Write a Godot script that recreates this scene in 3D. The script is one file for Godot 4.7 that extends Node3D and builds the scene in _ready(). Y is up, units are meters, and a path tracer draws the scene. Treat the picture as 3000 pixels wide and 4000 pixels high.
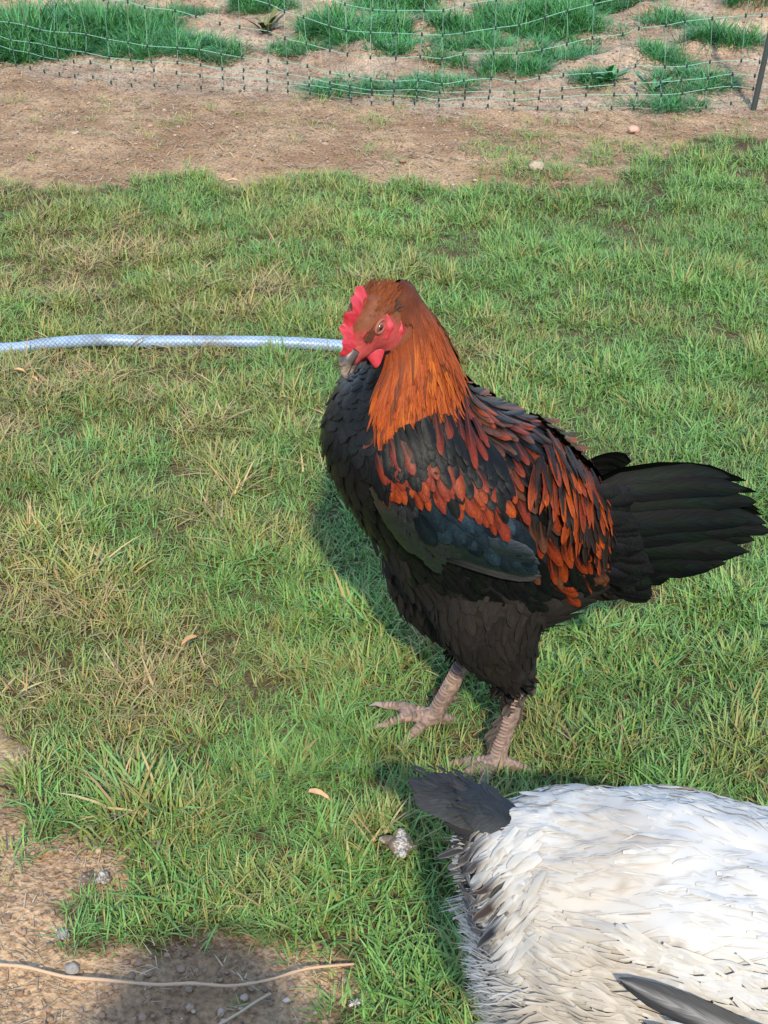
extends Node3D

# A rooster and a hen on a worn lawn, netting fence and field behind. Units are metres, y is up.

var rng := RandomNumberGenerator.new()
var low_noise := FastNoiseLite.new()
var mid_noise := FastNoiseLite.new()
var fine_noise := FastNoiseLite.new()
var names := {}

# ------------------------------------------------------------------ mesh buffer
class MB:
	var v := PackedVector3Array()
	var c := PackedColorArray()
	var uv := PackedVector2Array()
	var ix := PackedInt32Array()
	var guide := PackedVector3Array()   # wished normals, and how much they count
	var soft := 0.0
	func vert(p: Vector3, col: Color, t := Vector2.ZERO) -> int:
		v.append(p); c.append(col); uv.append(t)
		return v.size() - 1
	func tri(a: int, b: int, d: int) -> void:
		ix.append(a); ix.append(b); ix.append(d)
	func quad(a: int, b: int, d: int, e: int) -> void:
		tri(a, b, d); tri(a, d, e)
	func mesh(mat: Material) -> ArrayMesh:
		var n := PackedVector3Array()
		n.resize(v.size())
		for i in range(0, ix.size(), 3):
			var a := v[ix[i]]
			var f := (v[ix[i + 2]] - a).cross(v[ix[i + 1]] - a)
			n[ix[i]] += f; n[ix[i + 1]] += f; n[ix[i + 2]] += f
		for i in n.size():
			n[i] = n[i].normalized() if n[i].length_squared() > 1e-20 else Vector3.UP
		if soft > 0.0:
			for i in mini(n.size(), guide.size()):
				var g := guide[i] if guide[i].dot(n[i]) > 0 else -guide[i]
				n[i] = n[i].lerp(g, soft if guide[i] != Vector3.ZERO else 0.0).normalized()
		var arr := []
		arr.resize(Mesh.ARRAY_MAX)
		arr[Mesh.ARRAY_VERTEX] = v; arr[Mesh.ARRAY_NORMAL] = n; arr[Mesh.ARRAY_COLOR] = c
		arr[Mesh.ARRAY_TEX_UV] = uv; arr[Mesh.ARRAY_INDEX] = ix
		var m := ArrayMesh.new()
		m.add_surface_from_arrays(Mesh.PRIMITIVE_TRIANGLES, arr)
		m.surface_set_material(0, mat)
		return m

func numbered(called: String) -> String:
	var k: int = names.get(called, 0)
	names[called] = k + 1
	return called if k == 0 else "%s_%03d" % [called, k]

func tag(o: Node, label := "", category := "", group := "", kind := "") -> void:
	if label: o.set_meta("label", label)
	if category: o.set_meta("category", category)
	if group: o.set_meta("group", group)
	if kind: o.set_meta("kind", kind)

func thing(called: String, label: String, category: String, at := Vector3.ZERO, turn := 0.0, group := "") -> Node3D:
	var o := Node3D.new()
	o.name = numbered(called)
	add_child(o)
	o.position = at
	o.rotation.y = turn
	tag(o, label, category, group)
	return o

func put(called: String, m: Mesh, parent: Node = null, kind := "") -> MeshInstance3D:
	var o := MeshInstance3D.new()
	o.mesh = m
	o.name = called if parent else numbered(called)
	(parent if parent else self).add_child(o, true)
	if kind: o.set_meta("kind", kind)
	return o

func multi(called: String, m: Mesh, xf: Array, cols: PackedColorArray, parent: Node) -> void:
	if xf.is_empty(): return
	var mm := MultiMesh.new()
	mm.transform_format = MultiMesh.TRANSFORM_3D
	mm.use_colors = true
	mm.mesh = m
	mm.instance_count = xf.size()
	for i in xf.size():
		mm.set_instance_transform(i, xf[i])
		mm.set_instance_color(i, cols[i])
	var o := MultiMeshInstance3D.new()
	o.multimesh = mm
	o.name = called
	parent.add_child(o, true)
	o.set_meta("kind", "stuff")

func paint(rough := 0.8, spec := 0.5, metal := 0.0) -> StandardMaterial3D:
	var m := StandardMaterial3D.new()
	m.vertex_color_use_as_albedo = true
	m.roughness = rough
	m.metallic_specular = spec
	m.metallic = metal
	m.cull_mode = BaseMaterial3D.CULL_DISABLED
	return m

# feather vane: fine barbs running out and towards the tip
var barbs: ImageTexture
func plume(rough := 0.8, spec := 0.5, metal := 0.0) -> StandardMaterial3D:
	if barbs == null:
		var n := noise(FastNoiseLite.TYPE_SIMPLEX, 1.0, 77, 2)
		var img := Image.create(128, 128, false, Image.FORMAT_RGB8)
		for y in 128:
			for x in 128:
				var d := absf(x - 63.5) / 64.0
				var q := y / 128.0 - d * 0.32
				var k := 0.86 + 0.20 * n.get_noise_2d(q * 26.0, d * 1.5 + (9.0 if x > 63 else 0.0)) + 0.12 * n.get_noise_2d(q * 70.0, d * 3.0)
				img.set_pixel(x, y, Color(k, k, k))
		barbs = ImageTexture.create_from_image(img)
	var m := paint(rough, spec, metal)
	m.albedo_texture = barbs
	if rough < 0.88:
		m.heightmap_enabled = true
		m.heightmap_texture = barbs
		m.heightmap_scale = 0.03
	else:
		m.albedo_texture = null
	return m

func softly(k: float) -> MB:
	var mb := MB.new()
	mb.soft = k
	return mb

func rr(a: float, b: float) -> float:
	return rng.randf_range(a, b)

func shade(c: Color, k: float) -> Color:
	return Color(clampf(c.r * k, 0, 1), clampf(c.g * k, 0, 1), clampf(c.b * k, 0, 1))

func noise(kind: int, f: float, s: int, oct := 3) -> FastNoiseLite:
	var n := FastNoiseLite.new()
	n.noise_type = kind as FastNoiseLite.NoiseType
	n.frequency = f
	n.seed = s
	n.fractal_octaves = oct
	return n

func tube(mb: MB, pts: Array, radii: Array, sides: int, col: Color, uvs := Vector2.ONE, capped := true) -> void:
	var first := mb.v.size()
	var prev := Vector3.ZERO
	var along := 0.0
	var n := pts.size()
	for i in n:
		var t: Vector3 = (pts[mini(i + 1, n - 1)] - pts[maxi(i - 1, 0)]).normalized()
		if prev == Vector3.ZERO:
			prev = (Vector3.UP if absf(t.y) < 0.9 else Vector3.RIGHT).cross(t).normalized()
		var a := (prev - t * prev.dot(t)).normalized()
		prev = a
		var b := t.cross(a)
		if i: along += (pts[i] - pts[i - 1]).length()
		var r: float = radii[mini(i, radii.size() - 1)]
		for k in sides + 1:
			var q := TAU * k / sides
			mb.vert(pts[i] + (a * cos(q) + b * sin(q)) * r, col, Vector2(float(k) / sides * uvs.x, along * uvs.y))
	for i in n - 1:
		for k in sides:
			var p := first + i * (sides + 1) + k
			mb.quad(p, p + 1, p + sides + 2, p + sides + 1)
	if capped:
		for e in [0, n - 1]:
			var m := mb.vert(pts[e], col)
			for k in sides:
				var p: int = first + e * (sides + 1) + k
				if e == 0: mb.tri(m, p + 1, p)
				else: mb.tri(m, p, p + 1)

func smooth_line(ctrl: Array, per: int) -> Array:
	var out := []
	for i in ctrl.size() - 1:
		var p0: Vector3 = ctrl[maxi(i - 1, 0)]
		var p3: Vector3 = ctrl[mini(i + 2, ctrl.size() - 1)]
		for k in per:
			out.append((ctrl[i] as Vector3).cubic_interpolate(ctrl[i + 1], p0, p3, float(k) / per))
	out.append(ctrl[-1])
	return out

# ------------------------------------------------------------------ bodies from bones
# bones: [a, b, radius_a, radius_b]; smooth union meshed as surface nets.
func nets(mb: MB, bones: Array, cell: float, k: float, colour: Callable) -> void:
	var lo := Vector3(1e9, 1e9, 1e9)
	var hi := -lo
	for b in bones:
		for e in 2:
			var r: float = b[2 + e] + cell * 2.5
			lo = lo.min(b[e] - Vector3.ONE * r)
			hi = hi.max(b[e] + Vector3.ONE * r)
	var nx := int((hi.x - lo.x) / cell) + 1
	var ny := int((hi.y - lo.y) / cell) + 1
	var nz := int((hi.z - lo.z) / cell) + 1
	var f := PackedFloat32Array()
	f.resize(nx * ny * nz)
	f.fill(1.0)
	var reach := k + cell * 2.5
	for b in bones:
		var a: Vector3 = b[0]
		var d: Vector3 = b[1] - a
		var dd := maxf(d.length_squared(), 1e-12)
		var ra: float = b[2]
		var rb: float = b[3]
		var rm := maxf(ra, rb) + reach
		var l := ((a.min(b[1]) - Vector3.ONE * rm - lo) / cell).max(Vector3.ZERO)
		var h := ((a.max(b[1]) + Vector3.ONE * rm - lo) / cell)
		for z in range(int(l.z), mini(int(h.z) + 1, nz)):
			for y in range(int(l.y), mini(int(h.y) + 1, ny)):
				for x in range(int(l.x), mini(int(h.x) + 1, nx)):
					var p := lo + Vector3(x, y, z) * cell
					var t := clampf((p - a).dot(d) / dd, 0.0, 1.0)
					var s := (p - a - d * t).length() - lerpf(ra, rb, t)
					var i := (z * ny + y) * nx + x
					var o := f[i]
					var q := maxf(k - absf(o - s), 0.0) / k
					f[i] = minf(o, s) - q * q * k * 0.25
	var ids := {}
	for z in nz - 1:
		for y in ny - 1:
			for x in nx - 1:
				var i := (z * ny + y) * nx + x
				var sum := Vector3.ZERO
				var n := 0
				if (f[i] < 0) == (f[i + 1] < 0) and (f[i] < 0) == (f[i + nx] < 0) and (f[i] < 0) == (f[i + nx + 1] < 0):
					var j := i + nx * ny
					if (f[i] < 0) == (f[j] < 0) and (f[i] < 0) == (f[j + 1] < 0) and (f[i] < 0) == (f[j + nx] < 0) and (f[i] < 0) == (f[j + nx + 1] < 0):
						continue
				for e in [[0, 0, 0, 1, 0, 0], [0, 1, 0, 1, 1, 0], [0, 0, 1, 1, 0, 1], [0, 1, 1, 1, 1, 1], [0, 0, 0, 0, 1, 0], [1, 0, 0, 1, 1, 0], [0, 0, 1, 0, 1, 1], [1, 0, 1, 1, 1, 1], [0, 0, 0, 0, 0, 1], [1, 0, 0, 1, 0, 1], [0, 1, 0, 0, 1, 1], [1, 1, 0, 1, 1, 1]]:
					var fa := f[i + e[0] + e[1] * nx + e[2] * nx * ny]
					var fb := f[i + e[3] + e[4] * nx + e[5] * nx * ny]
					if (fa < 0) != (fb < 0):
						sum += Vector3(e[0], e[1], e[2]).lerp(Vector3(e[3], e[4], e[5]), fa / (fa - fb))
						n += 1
				var w := lo + (Vector3(x, y, z) + sum / n) * cell
				ids[i] = mb.vert(w, colour.call(w))
	for i in ids:
		var x: int = i % nx
		var y: int = (i / nx) % ny
		var z: int = i / (nx * ny)
		if x == 0 or y == 0 or z == 0: continue
		var inside := f[i] < 0
		for ax in [[1, nx, nx * ny], [nx, nx * ny, 1], [nx * ny, 1, nx]]:
			if (f[i + ax[0]] < 0) == inside: continue
			var a: int = ids[i]
			var b: int = ids[i - ax[1]]
			var d: int = ids[i - ax[1] - ax[2]]
			var e: int = ids[i - ax[2]]
			if inside: mb.quad(a, e, d, b)
			else: mb.quad(a, b, d, e)

# ------------------------------------------------------------------ lofted body with plumage
class Loft:
	var st: Array     # [ax, ay, bx, by, half width]: under side, upper side
	var lumps: FastNoiseLite   # soft swellings of the plumage
	func at(u: float, th: float) -> Vector3:
		var n := st.size() - 1
		var f := clampf(u, 0.0, 1.0) * n
		var i := mini(int(f), n - 1)
		var t := f - i
		var p := []
		for k in 6:
			p.append(cubic_interpolate(st[i][k], st[i + 1][k], st[maxi(i - 1, 0)][k], st[mini(i + 2, n)][k], t))
		var c := Vector3((p[0] + p[2]) * 0.5, (p[1] + p[3]) * 0.5, p[5])
		var e := Vector3((p[2] - p[0]) * 0.5, (p[3] - p[1]) * 0.5, 0)
		var o := e * cos(th) + Vector3(0, 0, p[4] * sin(th))
		if lumps:
			var q := c + o
			o *= 1.0 + 0.045 * lumps.get_noise_3d(q.x * 14, q.y * 22, q.z * 22) + 0.022 * lumps.get_noise_3d(q.x * 45, q.y * 80 + 7, q.z * 80)
		return c + o
	func grid(mb: MB, nu: int, nt: int, colour: Callable) -> void:
		var first := mb.v.size()
		for i in nu + 1:
			for k in nt + 1:
				var q := at(float(i) / nu, TAU * k / nt)
				mb.vert(q, colour.call(q), Vector2(float(k) / nt, float(i) / nu))
		for i in nu:
			for k in nt:
				var p := first + i * (nt + 1) + k
				mb.quad(p, p + nt + 1, p + nt + 2, p + 1)
		for e in [0, nu]:
			var mid := Vector3.ZERO
			for k in nt: mid += mb.v[first + e * (nt + 1) + k]
			mid /= nt
			var m := mb.vert(mid, colour.call(mid))
			for k in nt:
				var p: int = first + e * (nt + 1) + k
				if e == 0: mb.tri(m, p, p + 1)
				else: mb.tri(m, p + 1, p)
	func frame(u: float, th: float) -> Array:
		var h := 0.004
		var u0 := clampf(u, h, 1.0 - h)
		var tu := (at(u0 + h, th) - at(u0 - h, th)) / (2 * h)
		var tt := (at(u0, th + 0.02) - at(u0, th - 0.02)) / 0.04
		var n := tu.cross(tt).normalized()
		var c := at(u0, 0).lerp(at(u0, PI), 0.5)
		if n.dot(at(u0, th) - c) < 0: n = -n
		return [tu, tt, n]

const ROWS := [0.0, 0.25, 0.5, 0.7, 0.85, 0.95, 1.0]

func outline(t: float, shape: int) -> float:
	if shape == 0:      # round ended
		return lerpf(0.55, 1.0, t / 0.55) if t < 0.55 else sqrt(maxf(0.0, 1.0 - pow((t - 0.55) / 0.45, 2.0)))
	if shape == 1:      # narrow and pointed
		return minf(1.0, 0.5 + 1.6 * t) * pow(maxf(0.0, 1.0 - t), 0.55)
	if shape == 2:      # long quill, blunt end
		return minf(1.0, 0.35 + 3.0 * t) * (1.0 - 0.15 * t) * (1.0 if t < 0.66 else pow(maxf(0.0, 1.0 - pow((t - 0.66) / 0.34, 2.0)), 0.65))
	return minf(1.0, 0.4 + 1.2 * t) * (1.0 - 0.7 * t)   # frayed fluff

# One feather: a cupped vane along path with its own normals. cols: [base, tip, edge, shaft], from where the tip colour begins
func feather(mb: MB, path: Array, nrm: Array, wide: float, shape: int, cols: Array, tip_from := 0.45, cup := 0.25, patch := 0.24) -> void:
	var first := mb.v.size()
	var n := path.size()
	for i in n:
		var t: float = ROWS[i] if n == ROWS.size() else float(i) / (n - 1)
		var tang: Vector3 = (path[mini(i + 1, n - 1)] - path[maxi(i - 1, 0)]).normalized()
		var up: Vector3 = nrm[i]
		var s := tang.cross(up).normalized()
		var w := wide * maxf(outline(t, shape), 0.02)
		var k := smoothstep(tip_from - patch, tip_from + patch, t)
		var cc: Color = (cols[0] as Color).lerp(cols[1], k)
		var ce: Color = cc.lerp(cols[2], 0.35 + 0.65 * t)
		var j := 1.0 + rr(-0.1, 0.1)
		for q in [-1.0, -0.5, 0.0, 0.5, 1.0]:
			var aq := absf(q)
			var col: Color = ce if aq > 0.9 else (cc.lerp(cols[3], 0.6) if q == 0.0 else cc)
			mb.vert(path[i] + s * w * q * (rr(0.88, 1.1) if aq > 0.9 else 1.0) - up * wide * cup * aq * aq + tang * (rr(-0.15, 0.15) * wide if t > 0.6 and t < 1.0 else 0.0), shade(col, j * rr(0.9, 1.1)), Vector2(q * 0.5 + 0.5, t))
			if mb.soft > 0.0:
				mb.guide.resize(mb.v.size())
				mb.guide[mb.v.size() - 1] = (up + s * q * 0.25 + tang * 0.12).normalized()
	for i in n - 1:
		for k in 4:
			var p := first + i * 5 + k
			mb.quad(p, p + 1, p + 6, p + 5)

# A feather laid on a loft. turn: angle from the u direction towards growing theta.
func lay(mb: MB, lf: Loft, u: float, th: float, turn: float, long: float, wide: float, shape: int, cols: Array, lift0: float, lift1: float, tip_from := 0.45, droop := 0.0, cup := 0.10) -> void:
	var path := []
	var nrm := []
	var cu := u
	var ct := th
	if cos(turn) > 0.1:
		long = minf(long, maxf(0.0, 0.985 - u) * lf.frame(u, th)[0].length() / cos(turn) + 0.018)
	var last := Vector3.ZERO
	var pos := Vector3.ZERO
	var lastn := Vector3.UP
	for i in ROWS.size():
		var t: float = ROWS[i]
		var f := lf.frame(cu, ct)
		if i == 0 or (cu < 0.985 and last != Vector3.INF):
			pos = lf.at(cu, ct)
			lastn = f[2]
		var step: float = (ROWS[mini(i + 1, ROWS.size() - 1)] - t) * long
		path.append(pos + lastn * lerpf(lift0, lift1, t * t) + Vector3.DOWN * droop * t * t)
		nrm.append(lastn)
		var dirv: Vector3 = f[0].normalized() * cos(turn) + f[1].normalized() * sin(turn)
		if cu >= 0.985:
			if path.size() > 1: pos += (path[-1] - path[-2]).normalized() * step
			else: pos += dirv * step
		cu += step * cos(turn) / maxf(f[0].length(), 0.02)
		ct += step * sin(turn) / maxf(f[1].length(), 0.008)
	feather(mb, path, nrm, wide, shape, cols, tip_from, cup)

# A free feather along a curve of three points
func quill(mb: MB, a: Vector3, b: Vector3, c: Vector3, up: Vector3, wide: float, shape: int, cols: Array, tip_from := 0.5, cup := 0.15) -> void:
	var path := []
	var nrm := []
	for t in ROWS:
		path.append(a.lerp(b, t).lerp(b.lerp(c, t), t))
		nrm.append(up)
	feather(mb, path, nrm, wide, shape, cols, tip_from, cup)

# ------------------------------------------------------------------ the ground
const DIRT_NEAR := [[-0.9, -1.50], [-0.571, -1.44], [-0.465, -1.345], [-0.422, -1.27], [-0.408, -1.203], [-0.366, -1.141], [-0.282, -1.133], [-0.258, -1.099], [-0.255, -1.044], [-0.315, -1.030], [-0.298, -0.985], [-0.225, -0.955], [-0.163, -0.989], [-0.112, -0.979], [-0.062, -0.973], [-0.032, -0.950], [-0.026, -0.881], [-0.022, -0.6], [-0.9, -0.6]]
const LAWN_EDGE := [[-9.0, -3.5], [-1.462, -3.427], [-0.958, -3.448], [-0.809, -3.437], [-0.632, -3.406], [-0.612, -3.524], [-0.456, -3.524], [-0.392, -3.406], [-0.306, -3.437], [-0.231, -3.580], [-0.139, -3.603], [0.000, -3.491], [0.127, -3.427], [0.411, -3.406], [0.572, -3.427], [0.679, -3.615], [0.861, -3.873], [1.065, -3.899], [1.648, -3.939], [9.0, -4.0]]
const FENCE_BASE := [[-3.3, -5.7], [-2.4, -5.36], [-1.691, -5.040], [-1.274, -4.783], [-0.888, -4.514], [-0.639, -4.463], [-0.397, -4.430], [-0.156, -4.333], [0.076, -4.209], [0.525, -4.150], [0.714, -4.165], [1.063, -4.209], [1.388, -4.286], [2.2, -4.5], [3.1, -4.8]]
var dirt_near := PackedVector2Array()

func line_z(line: Array, x: float) -> float:
	for i in line.size() - 1:
		if x <= line[i + 1][0]:
			return lerpf(line[i][1], line[i + 1][1], clampf((x - line[i][0]) / (line[i + 1][0] - line[i][0]), 0, 1))
	return line[-1][1]

func ground_y(x: float, z: float) -> float:
	var y := low_noise.get_noise_2d(x * 1.5, z * 1.5) * 0.016 + mid_noise.get_noise_2d(x * 9, z * 9) * 0.004
	var beyond := smoothstep(0.0, 0.5, line_z(FENCE_BASE, x) - z)
	y += beyond * (0.02 + 0.075 * maxf(0, low_noise.get_noise_2d(x * 4 + 31, z * 4)) + 0.02 * mid_noise.get_noise_2d(x * 6, z * 6))
	if bare(x, z) > 0.5:
		y += fine_noise.get_noise_2d(x * 40, z * 40) * 0.004 + mid_noise.get_noise_2d(x * 26, z * 26) * 0.004
	return y

# 1 where the soil lies open, 0 under the lawn, in between along ragged edges
func bare(x: float, z: float) -> float:
	var w := Vector2(x + mid_noise.get_noise_2d(x * 14, z * 14) * 0.03, z + mid_noise.get_noise_2d(x * 14 + 50, z * 14) * 0.03)
	if Geometry2D.is_point_in_polygon(w, dirt_near): return 1.0
	var d := line_z(LAWN_EDGE, x) - (z + mid_noise.get_noise_2d(x * 8, z * 8) * 0.07)
	return 1.0 if d > 0 else 0.0

func make_ground() -> void:
	var xs := []
	var zs := []
	for k in [[-60.0, -12.0, 8.0], [-12.0, -3.0, 0.9], [-3.0, -1.8, 0.06], [-1.8, 1.8, 0.02], [1.8, 3.0, 0.06], [3.0, 12.0, 0.9], [12.0, 60.1, 8.0]]:
		var x: float = k[0]
		while x < k[1] - 1e-4:
			xs.append(x); x += k[2]
	for k in [[-80.0, -16.0, 8.0], [-16.0, -8.0, 0.8], [-8.0, -6.4, 0.08], [-6.4, -2.6, 0.024], [-2.6, -0.6, 0.016], [-0.6, 2.0, 0.2], [2.0, 40.0, 4.0]]:
		var z: float = k[0]
		while z < k[1] - 1e-4:
			zs.append(z); z += k[2]
	var mb := MB.new()
	for z in zs:
		for x in xs:
			var b := bare(x, z)
			var t := mid_noise.get_noise_2d(x * 5, z * 5)
			var t2 := fine_noise.get_noise_2d(x * 30, z * 30)
			var col := Color(0.115, 0.085, 0.045)
			if b > 0.5:
				col = Color(0.47, 0.32, 0.185).lerp(Color(0.30, 0.185, 0.102), clampf(0.4 + t * 1.4 + t2 * 0.9, 0, 1))
				if z < line_z(FENCE_BASE, x) + 0.05 + t * 0.15:
					col = Color(0.52, 0.395, 0.275).lerp(Color(0.36, 0.25, 0.165), clampf(0.35 + t * 1.5 + t2 * 0.6, 0, 1))
			mb.vert(Vector3(x, ground_y(x, z), z), shade(col, 1.0 + t2 * 0.35))
	var nx := xs.size()
	for j in zs.size() - 1:
		for i in nx - 1:
			var p := j * nx + i
			mb.quad(p, p + 1, p + nx + 1, p + nx)
	var m := paint(0.95, 0.25)
	var tex := NoiseTexture2D.new()
	tex.noise = noise(FastNoiseLite.TYPE_SIMPLEX, 0.03, 11, 5)
	tex.width = 1024; tex.height = 1024; tex.seamless = true
	var ramp := Gradient.new()
	ramp.colors = PackedColorArray([Color(0.62, 0.58, 0.55), Color(0.86, 0.84, 0.82), Color(1, 1, 1)])
	ramp.offsets = PackedFloat32Array([0.0, 0.5, 1.0])
	tex.color_ramp = ramp
	m.albedo_texture = tex
	m.uv1_triplanar = true
	m.uv1_world_triplanar = true
	m.uv1_scale = Vector3.ONE * 2.7
	var hm := NoiseTexture2D.new()
	hm.noise = noise(FastNoiseLite.TYPE_CELLULAR, 0.05, 5, 3)
	hm.width = 1024; hm.height = 1024; hm.seamless = true
	m.heightmap_enabled = true
	m.heightmap_texture = hm
	m.heightmap_scale = 0.45
	put("ground", mb.mesh(m)).set_meta("kind", "structure")

# ------------------------------------------------------------------ grass
func blade(mb: MB, base: Vector3, az: float, lean: float, tall: float, wide: float, bend: float, col: Color) -> void:
	var dirv := Vector3(cos(az), 0, sin(az))
	var s := Vector3(-sin(az + rr(-0.9, 0.9)), 0, cos(az))
	var first := mb.v.size()
	for i in 4:
		var t := i / 3.0
		var a := lean + bend * t
		var p := base + dirv * tall * t * sin(a) + Vector3.UP * tall * t * cos(a)
		if i < 3:
			var w := wide * (1.0 - 0.25 * t * t - 0.3 * t)
			mb.vert(p - s * w, col); mb.vert(p + s * w, shade(col, 0.95))
		else:
			mb.vert(p, col)
	mb.quad(first, first + 1, first + 3, first + 2)
	mb.quad(first + 2, first + 3, first + 5, first + 4)
	mb.tri(first + 4, first + 5, first + 6)

# kind 0 green, 1 olive, 2 straw, 3 long field grass
func tuft(kind: int, mat: Material) -> ArrayMesh:
	var mb := MB.new()
	var n: int = [15, 15, 10, 18][kind]
	for i in n:
		var az := rr(0, TAU)
		var r: float = sqrt(rng.randf()) * [0.016, 0.018, 0.022, 0.03][kind]
		var base := Vector3(cos(az) * r, -0.004, sin(az) * r)
		var c: Color = [Color(0.62, 1.0, 0.38), Color(0.84, 1.0, 0.43), Color(1.0, 0.82, 0.48), Color(0.42, 1.0, 0.40)][kind]
		if rng.randf() < [0.10, 0.22, 0.25, 0.03][kind]: c = [Color(1.0, 0.9, 0.45), Color(1.0, 0.80, 0.42), Color(0.72, 0.52, 0.32), Color(0.8, 0.9, 0.4)][kind]
		c = shade(Color(c.r * rr(0.85, 1.1), c.g, c.b * rr(0.8, 1.2)), rr(0.68, 1.0))
		var flat := kind == 2 or rng.randf() < 0.14
		var lean := rr(0.75, 1.45) if flat else absf(rng.randfn(0.0, 0.42))
		var tall: float = rr(0.6, 1.25) * [0.030, 0.030, 0.034, 0.125][kind]
		blade(mb, base + Vector3(0, rr(0.004, 0.016) if flat else 0.0, 0), az + rr(-1.3, 1.3), lean, tall, rr(0.7, 1.25) * [0.00098, 0.00092, 0.0008, 0.0021][kind], rr(0.1, 1.0) * (0.3 if flat else 1.0), c)
	return mb.mesh(mat)

func make_grass() -> void:
	var mat := paint(0.55, 0.42)
	mat.backlight_enabled = true
	mat.backlight = Color(0.42, 0.5, 0.25)
	var root := Node3D.new()
	root.name = "lawn_grass"
	add_child(root)
	tag(root, "short mixed green and straw coloured lawn grass around the birds", "grass", "", "stuff")
	var variants := []
	for kind in 3:
		for i in 7:
			variants.append([tuft(kind, mat), [], PackedColorArray()])
	var z := -0.70
	while z > -4.35:
		var step := 0.0122 + 0.0022 * maxf(0, -z - 1.0)
		var half := 0.31 * (-z * 0.87 + 0.55) + 0.35
		var x := -half
		while x < half:
			var px := x + rr(-1, 1) * step
			var pz := z + rr(-1, 1) * step
			x += step
			var b := bare(px, pz)
			var clump := mid_noise.get_noise_2d(px * 10 + 7, pz * 10)
			var keep := 0.97
			if b > 0.5:
				keep = 0.0
				if pz > -2.0: keep = 0.07 if clump > 0.14 else 0.008
				elif pz > -3.9: keep = (0.62 if clump > -0.04 else 0.14) if px > 0.22 and pz > -3.95 - 0.15 * clump else (0.05 if clump > 0.05 else 0.01)
				else: keep = 0.1 if clump > 0.2 else 0.01
			else:
				var e := line_z(LAWN_EDGE, px) - pz
				if e > -0.5 and px > 0.35: keep = 0.34 + 0.5 * smoothstep(-0.15, 0.2, clump) + 0.3 * smoothstep(-0.3, -0.5, e)
				elif clump < -0.22: keep = 0.72
			if rng.randf() > keep: continue
			# how dry: yellower on the left and in patches, lush on the right and in the far middle
			var dry := 0.24 - px * 0.30 + low_noise.get_noise_2d(px * 4.2, pz * 4.2) * 0.6 + clump * 0.45
			dry += 0.30 * exp(-pow((px + 0.45) / 0.45, 2) - pow((pz + 2.5) / 0.7, 2))
			dry += 0.16 * exp(-pow((px + 0.33) / 0.16, 2) - pow((pz + 1.52) / 0.2, 2))
			if b > 0.5: dry += 0.2
			var q := dry + rng.randfn(0, 0.22)
			var kind := 0 if q < 0.36 else (1 if q < 0.92 else 2)
			var vi := kind * 7 + rng.randi() % 7
			var size := rr(0.75, 1.2) * (1.0 + 0.45 * low_noise.get_noise_2d(px * 7 + 90, pz * 7)) * (1.0 + 0.5 * clump)
			if b > 0.5: size *= 0.8
			if absf(px - 0.02) < 0.10 and pz < -0.80 and pz > -1.0: size *= 1.2
			if absf(pz + 2.434) < 0.013 and px < 0.1: size *= 0.5
			var bas := Basis(Vector3.UP, rr(0, TAU)) * Basis(Vector3(rr(-1, 1), 0, rr(-1, 1)).normalized(), rr(0, 0.35))
			variants[vi][1].append(Transform3D(bas.scaled(Vector3(size, size * rr(0.85, 1.15), size)), Vector3(px, ground_y(px, pz), pz)))
			var tone := (1.0 + 0.16 * low_noise.get_noise_2d(px * 3 + 10, pz * 3 + 4)) * rr(0.88, 1.08)
			var g: Color = [Color(0.235, 0.285, 0.17), Color(0.28, 0.285, 0.17), Color(0.41, 0.36, 0.235)][kind]
			variants[vi][2].append(shade(g, tone))
		z -= step
	for a in variants: multi("tufts", a[0], a[1], a[2], root)

	# long grass in the field behind the netting
	var field := Node3D.new()
	field.name = "field_grass"
	add_child(field)
	tag(field, "tall lush green grass in clumps on sandy soil beyond the netting", "grass", "", "stuff")
	var long := []
	for i in 8: long.append([tuft(3, mat), [], PackedColorArray()])
	var clumps := [[-1.25, -5.1, 0.30, 1.1], [-1.0, -5.2, 0.25, 1.0], [-1.231, -4.95, 0.16, 0.8], [-0.782, -4.95, 0.20, 0.7], [-0.60, -4.85, 0.12, 0.6], [-0.09, -5.09, 0.2, 1.0], [0.0, -4.87, 0.14, 0.6], [-0.302, -4.863, 0.09, 0.45], [-0.1, -4.46, 0.13, 0.3], [0.15, -4.42, 0.13, 0.35], [0.275, -5.25, 0.13, 0.9], [0.55, -5.35, 0.22, 1.0], [0.40, -4.60, 0.11, 0.75], [0.311, -5.0, 0.13, 0.55], [0.571, -4.83, 0.15, 0.5], [0.912, -4.72, 0.10, 0.55], [1.13, -4.9, 0.12, 0.8], [0.833, -4.24, 0.11, 0.45], [0.955, -4.46, 0.13, 0.4], [1.409, -5.7, 0.08, 0.7], [0.84, -5.7, 0.2, 0.7], [-0.456, -5.6, 0.13, 0.7], [0.059, -5.65, 0.17, 0.8], [0.70, -5.18, 0.14, 0.5], [-1.9, -5.6, 0.3, 0.9], [1.7, -5.0, 0.25, 0.8], [1.9, -5.9, 0.3, 0.9], [-0.6, -6.3, 0.4, 0.9], [0.8, -6.5, 0.4, 0.9], [-1.6, -6.4, 0.3, 0.9], [0.2, -4.75, 0.07, 0.5], [1.05, -5.35, 0.12, 0.5], [-0.75, -5.55, 0.1, 0.4], [0.62, -4.5, 0.09, 0.35]]
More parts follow.
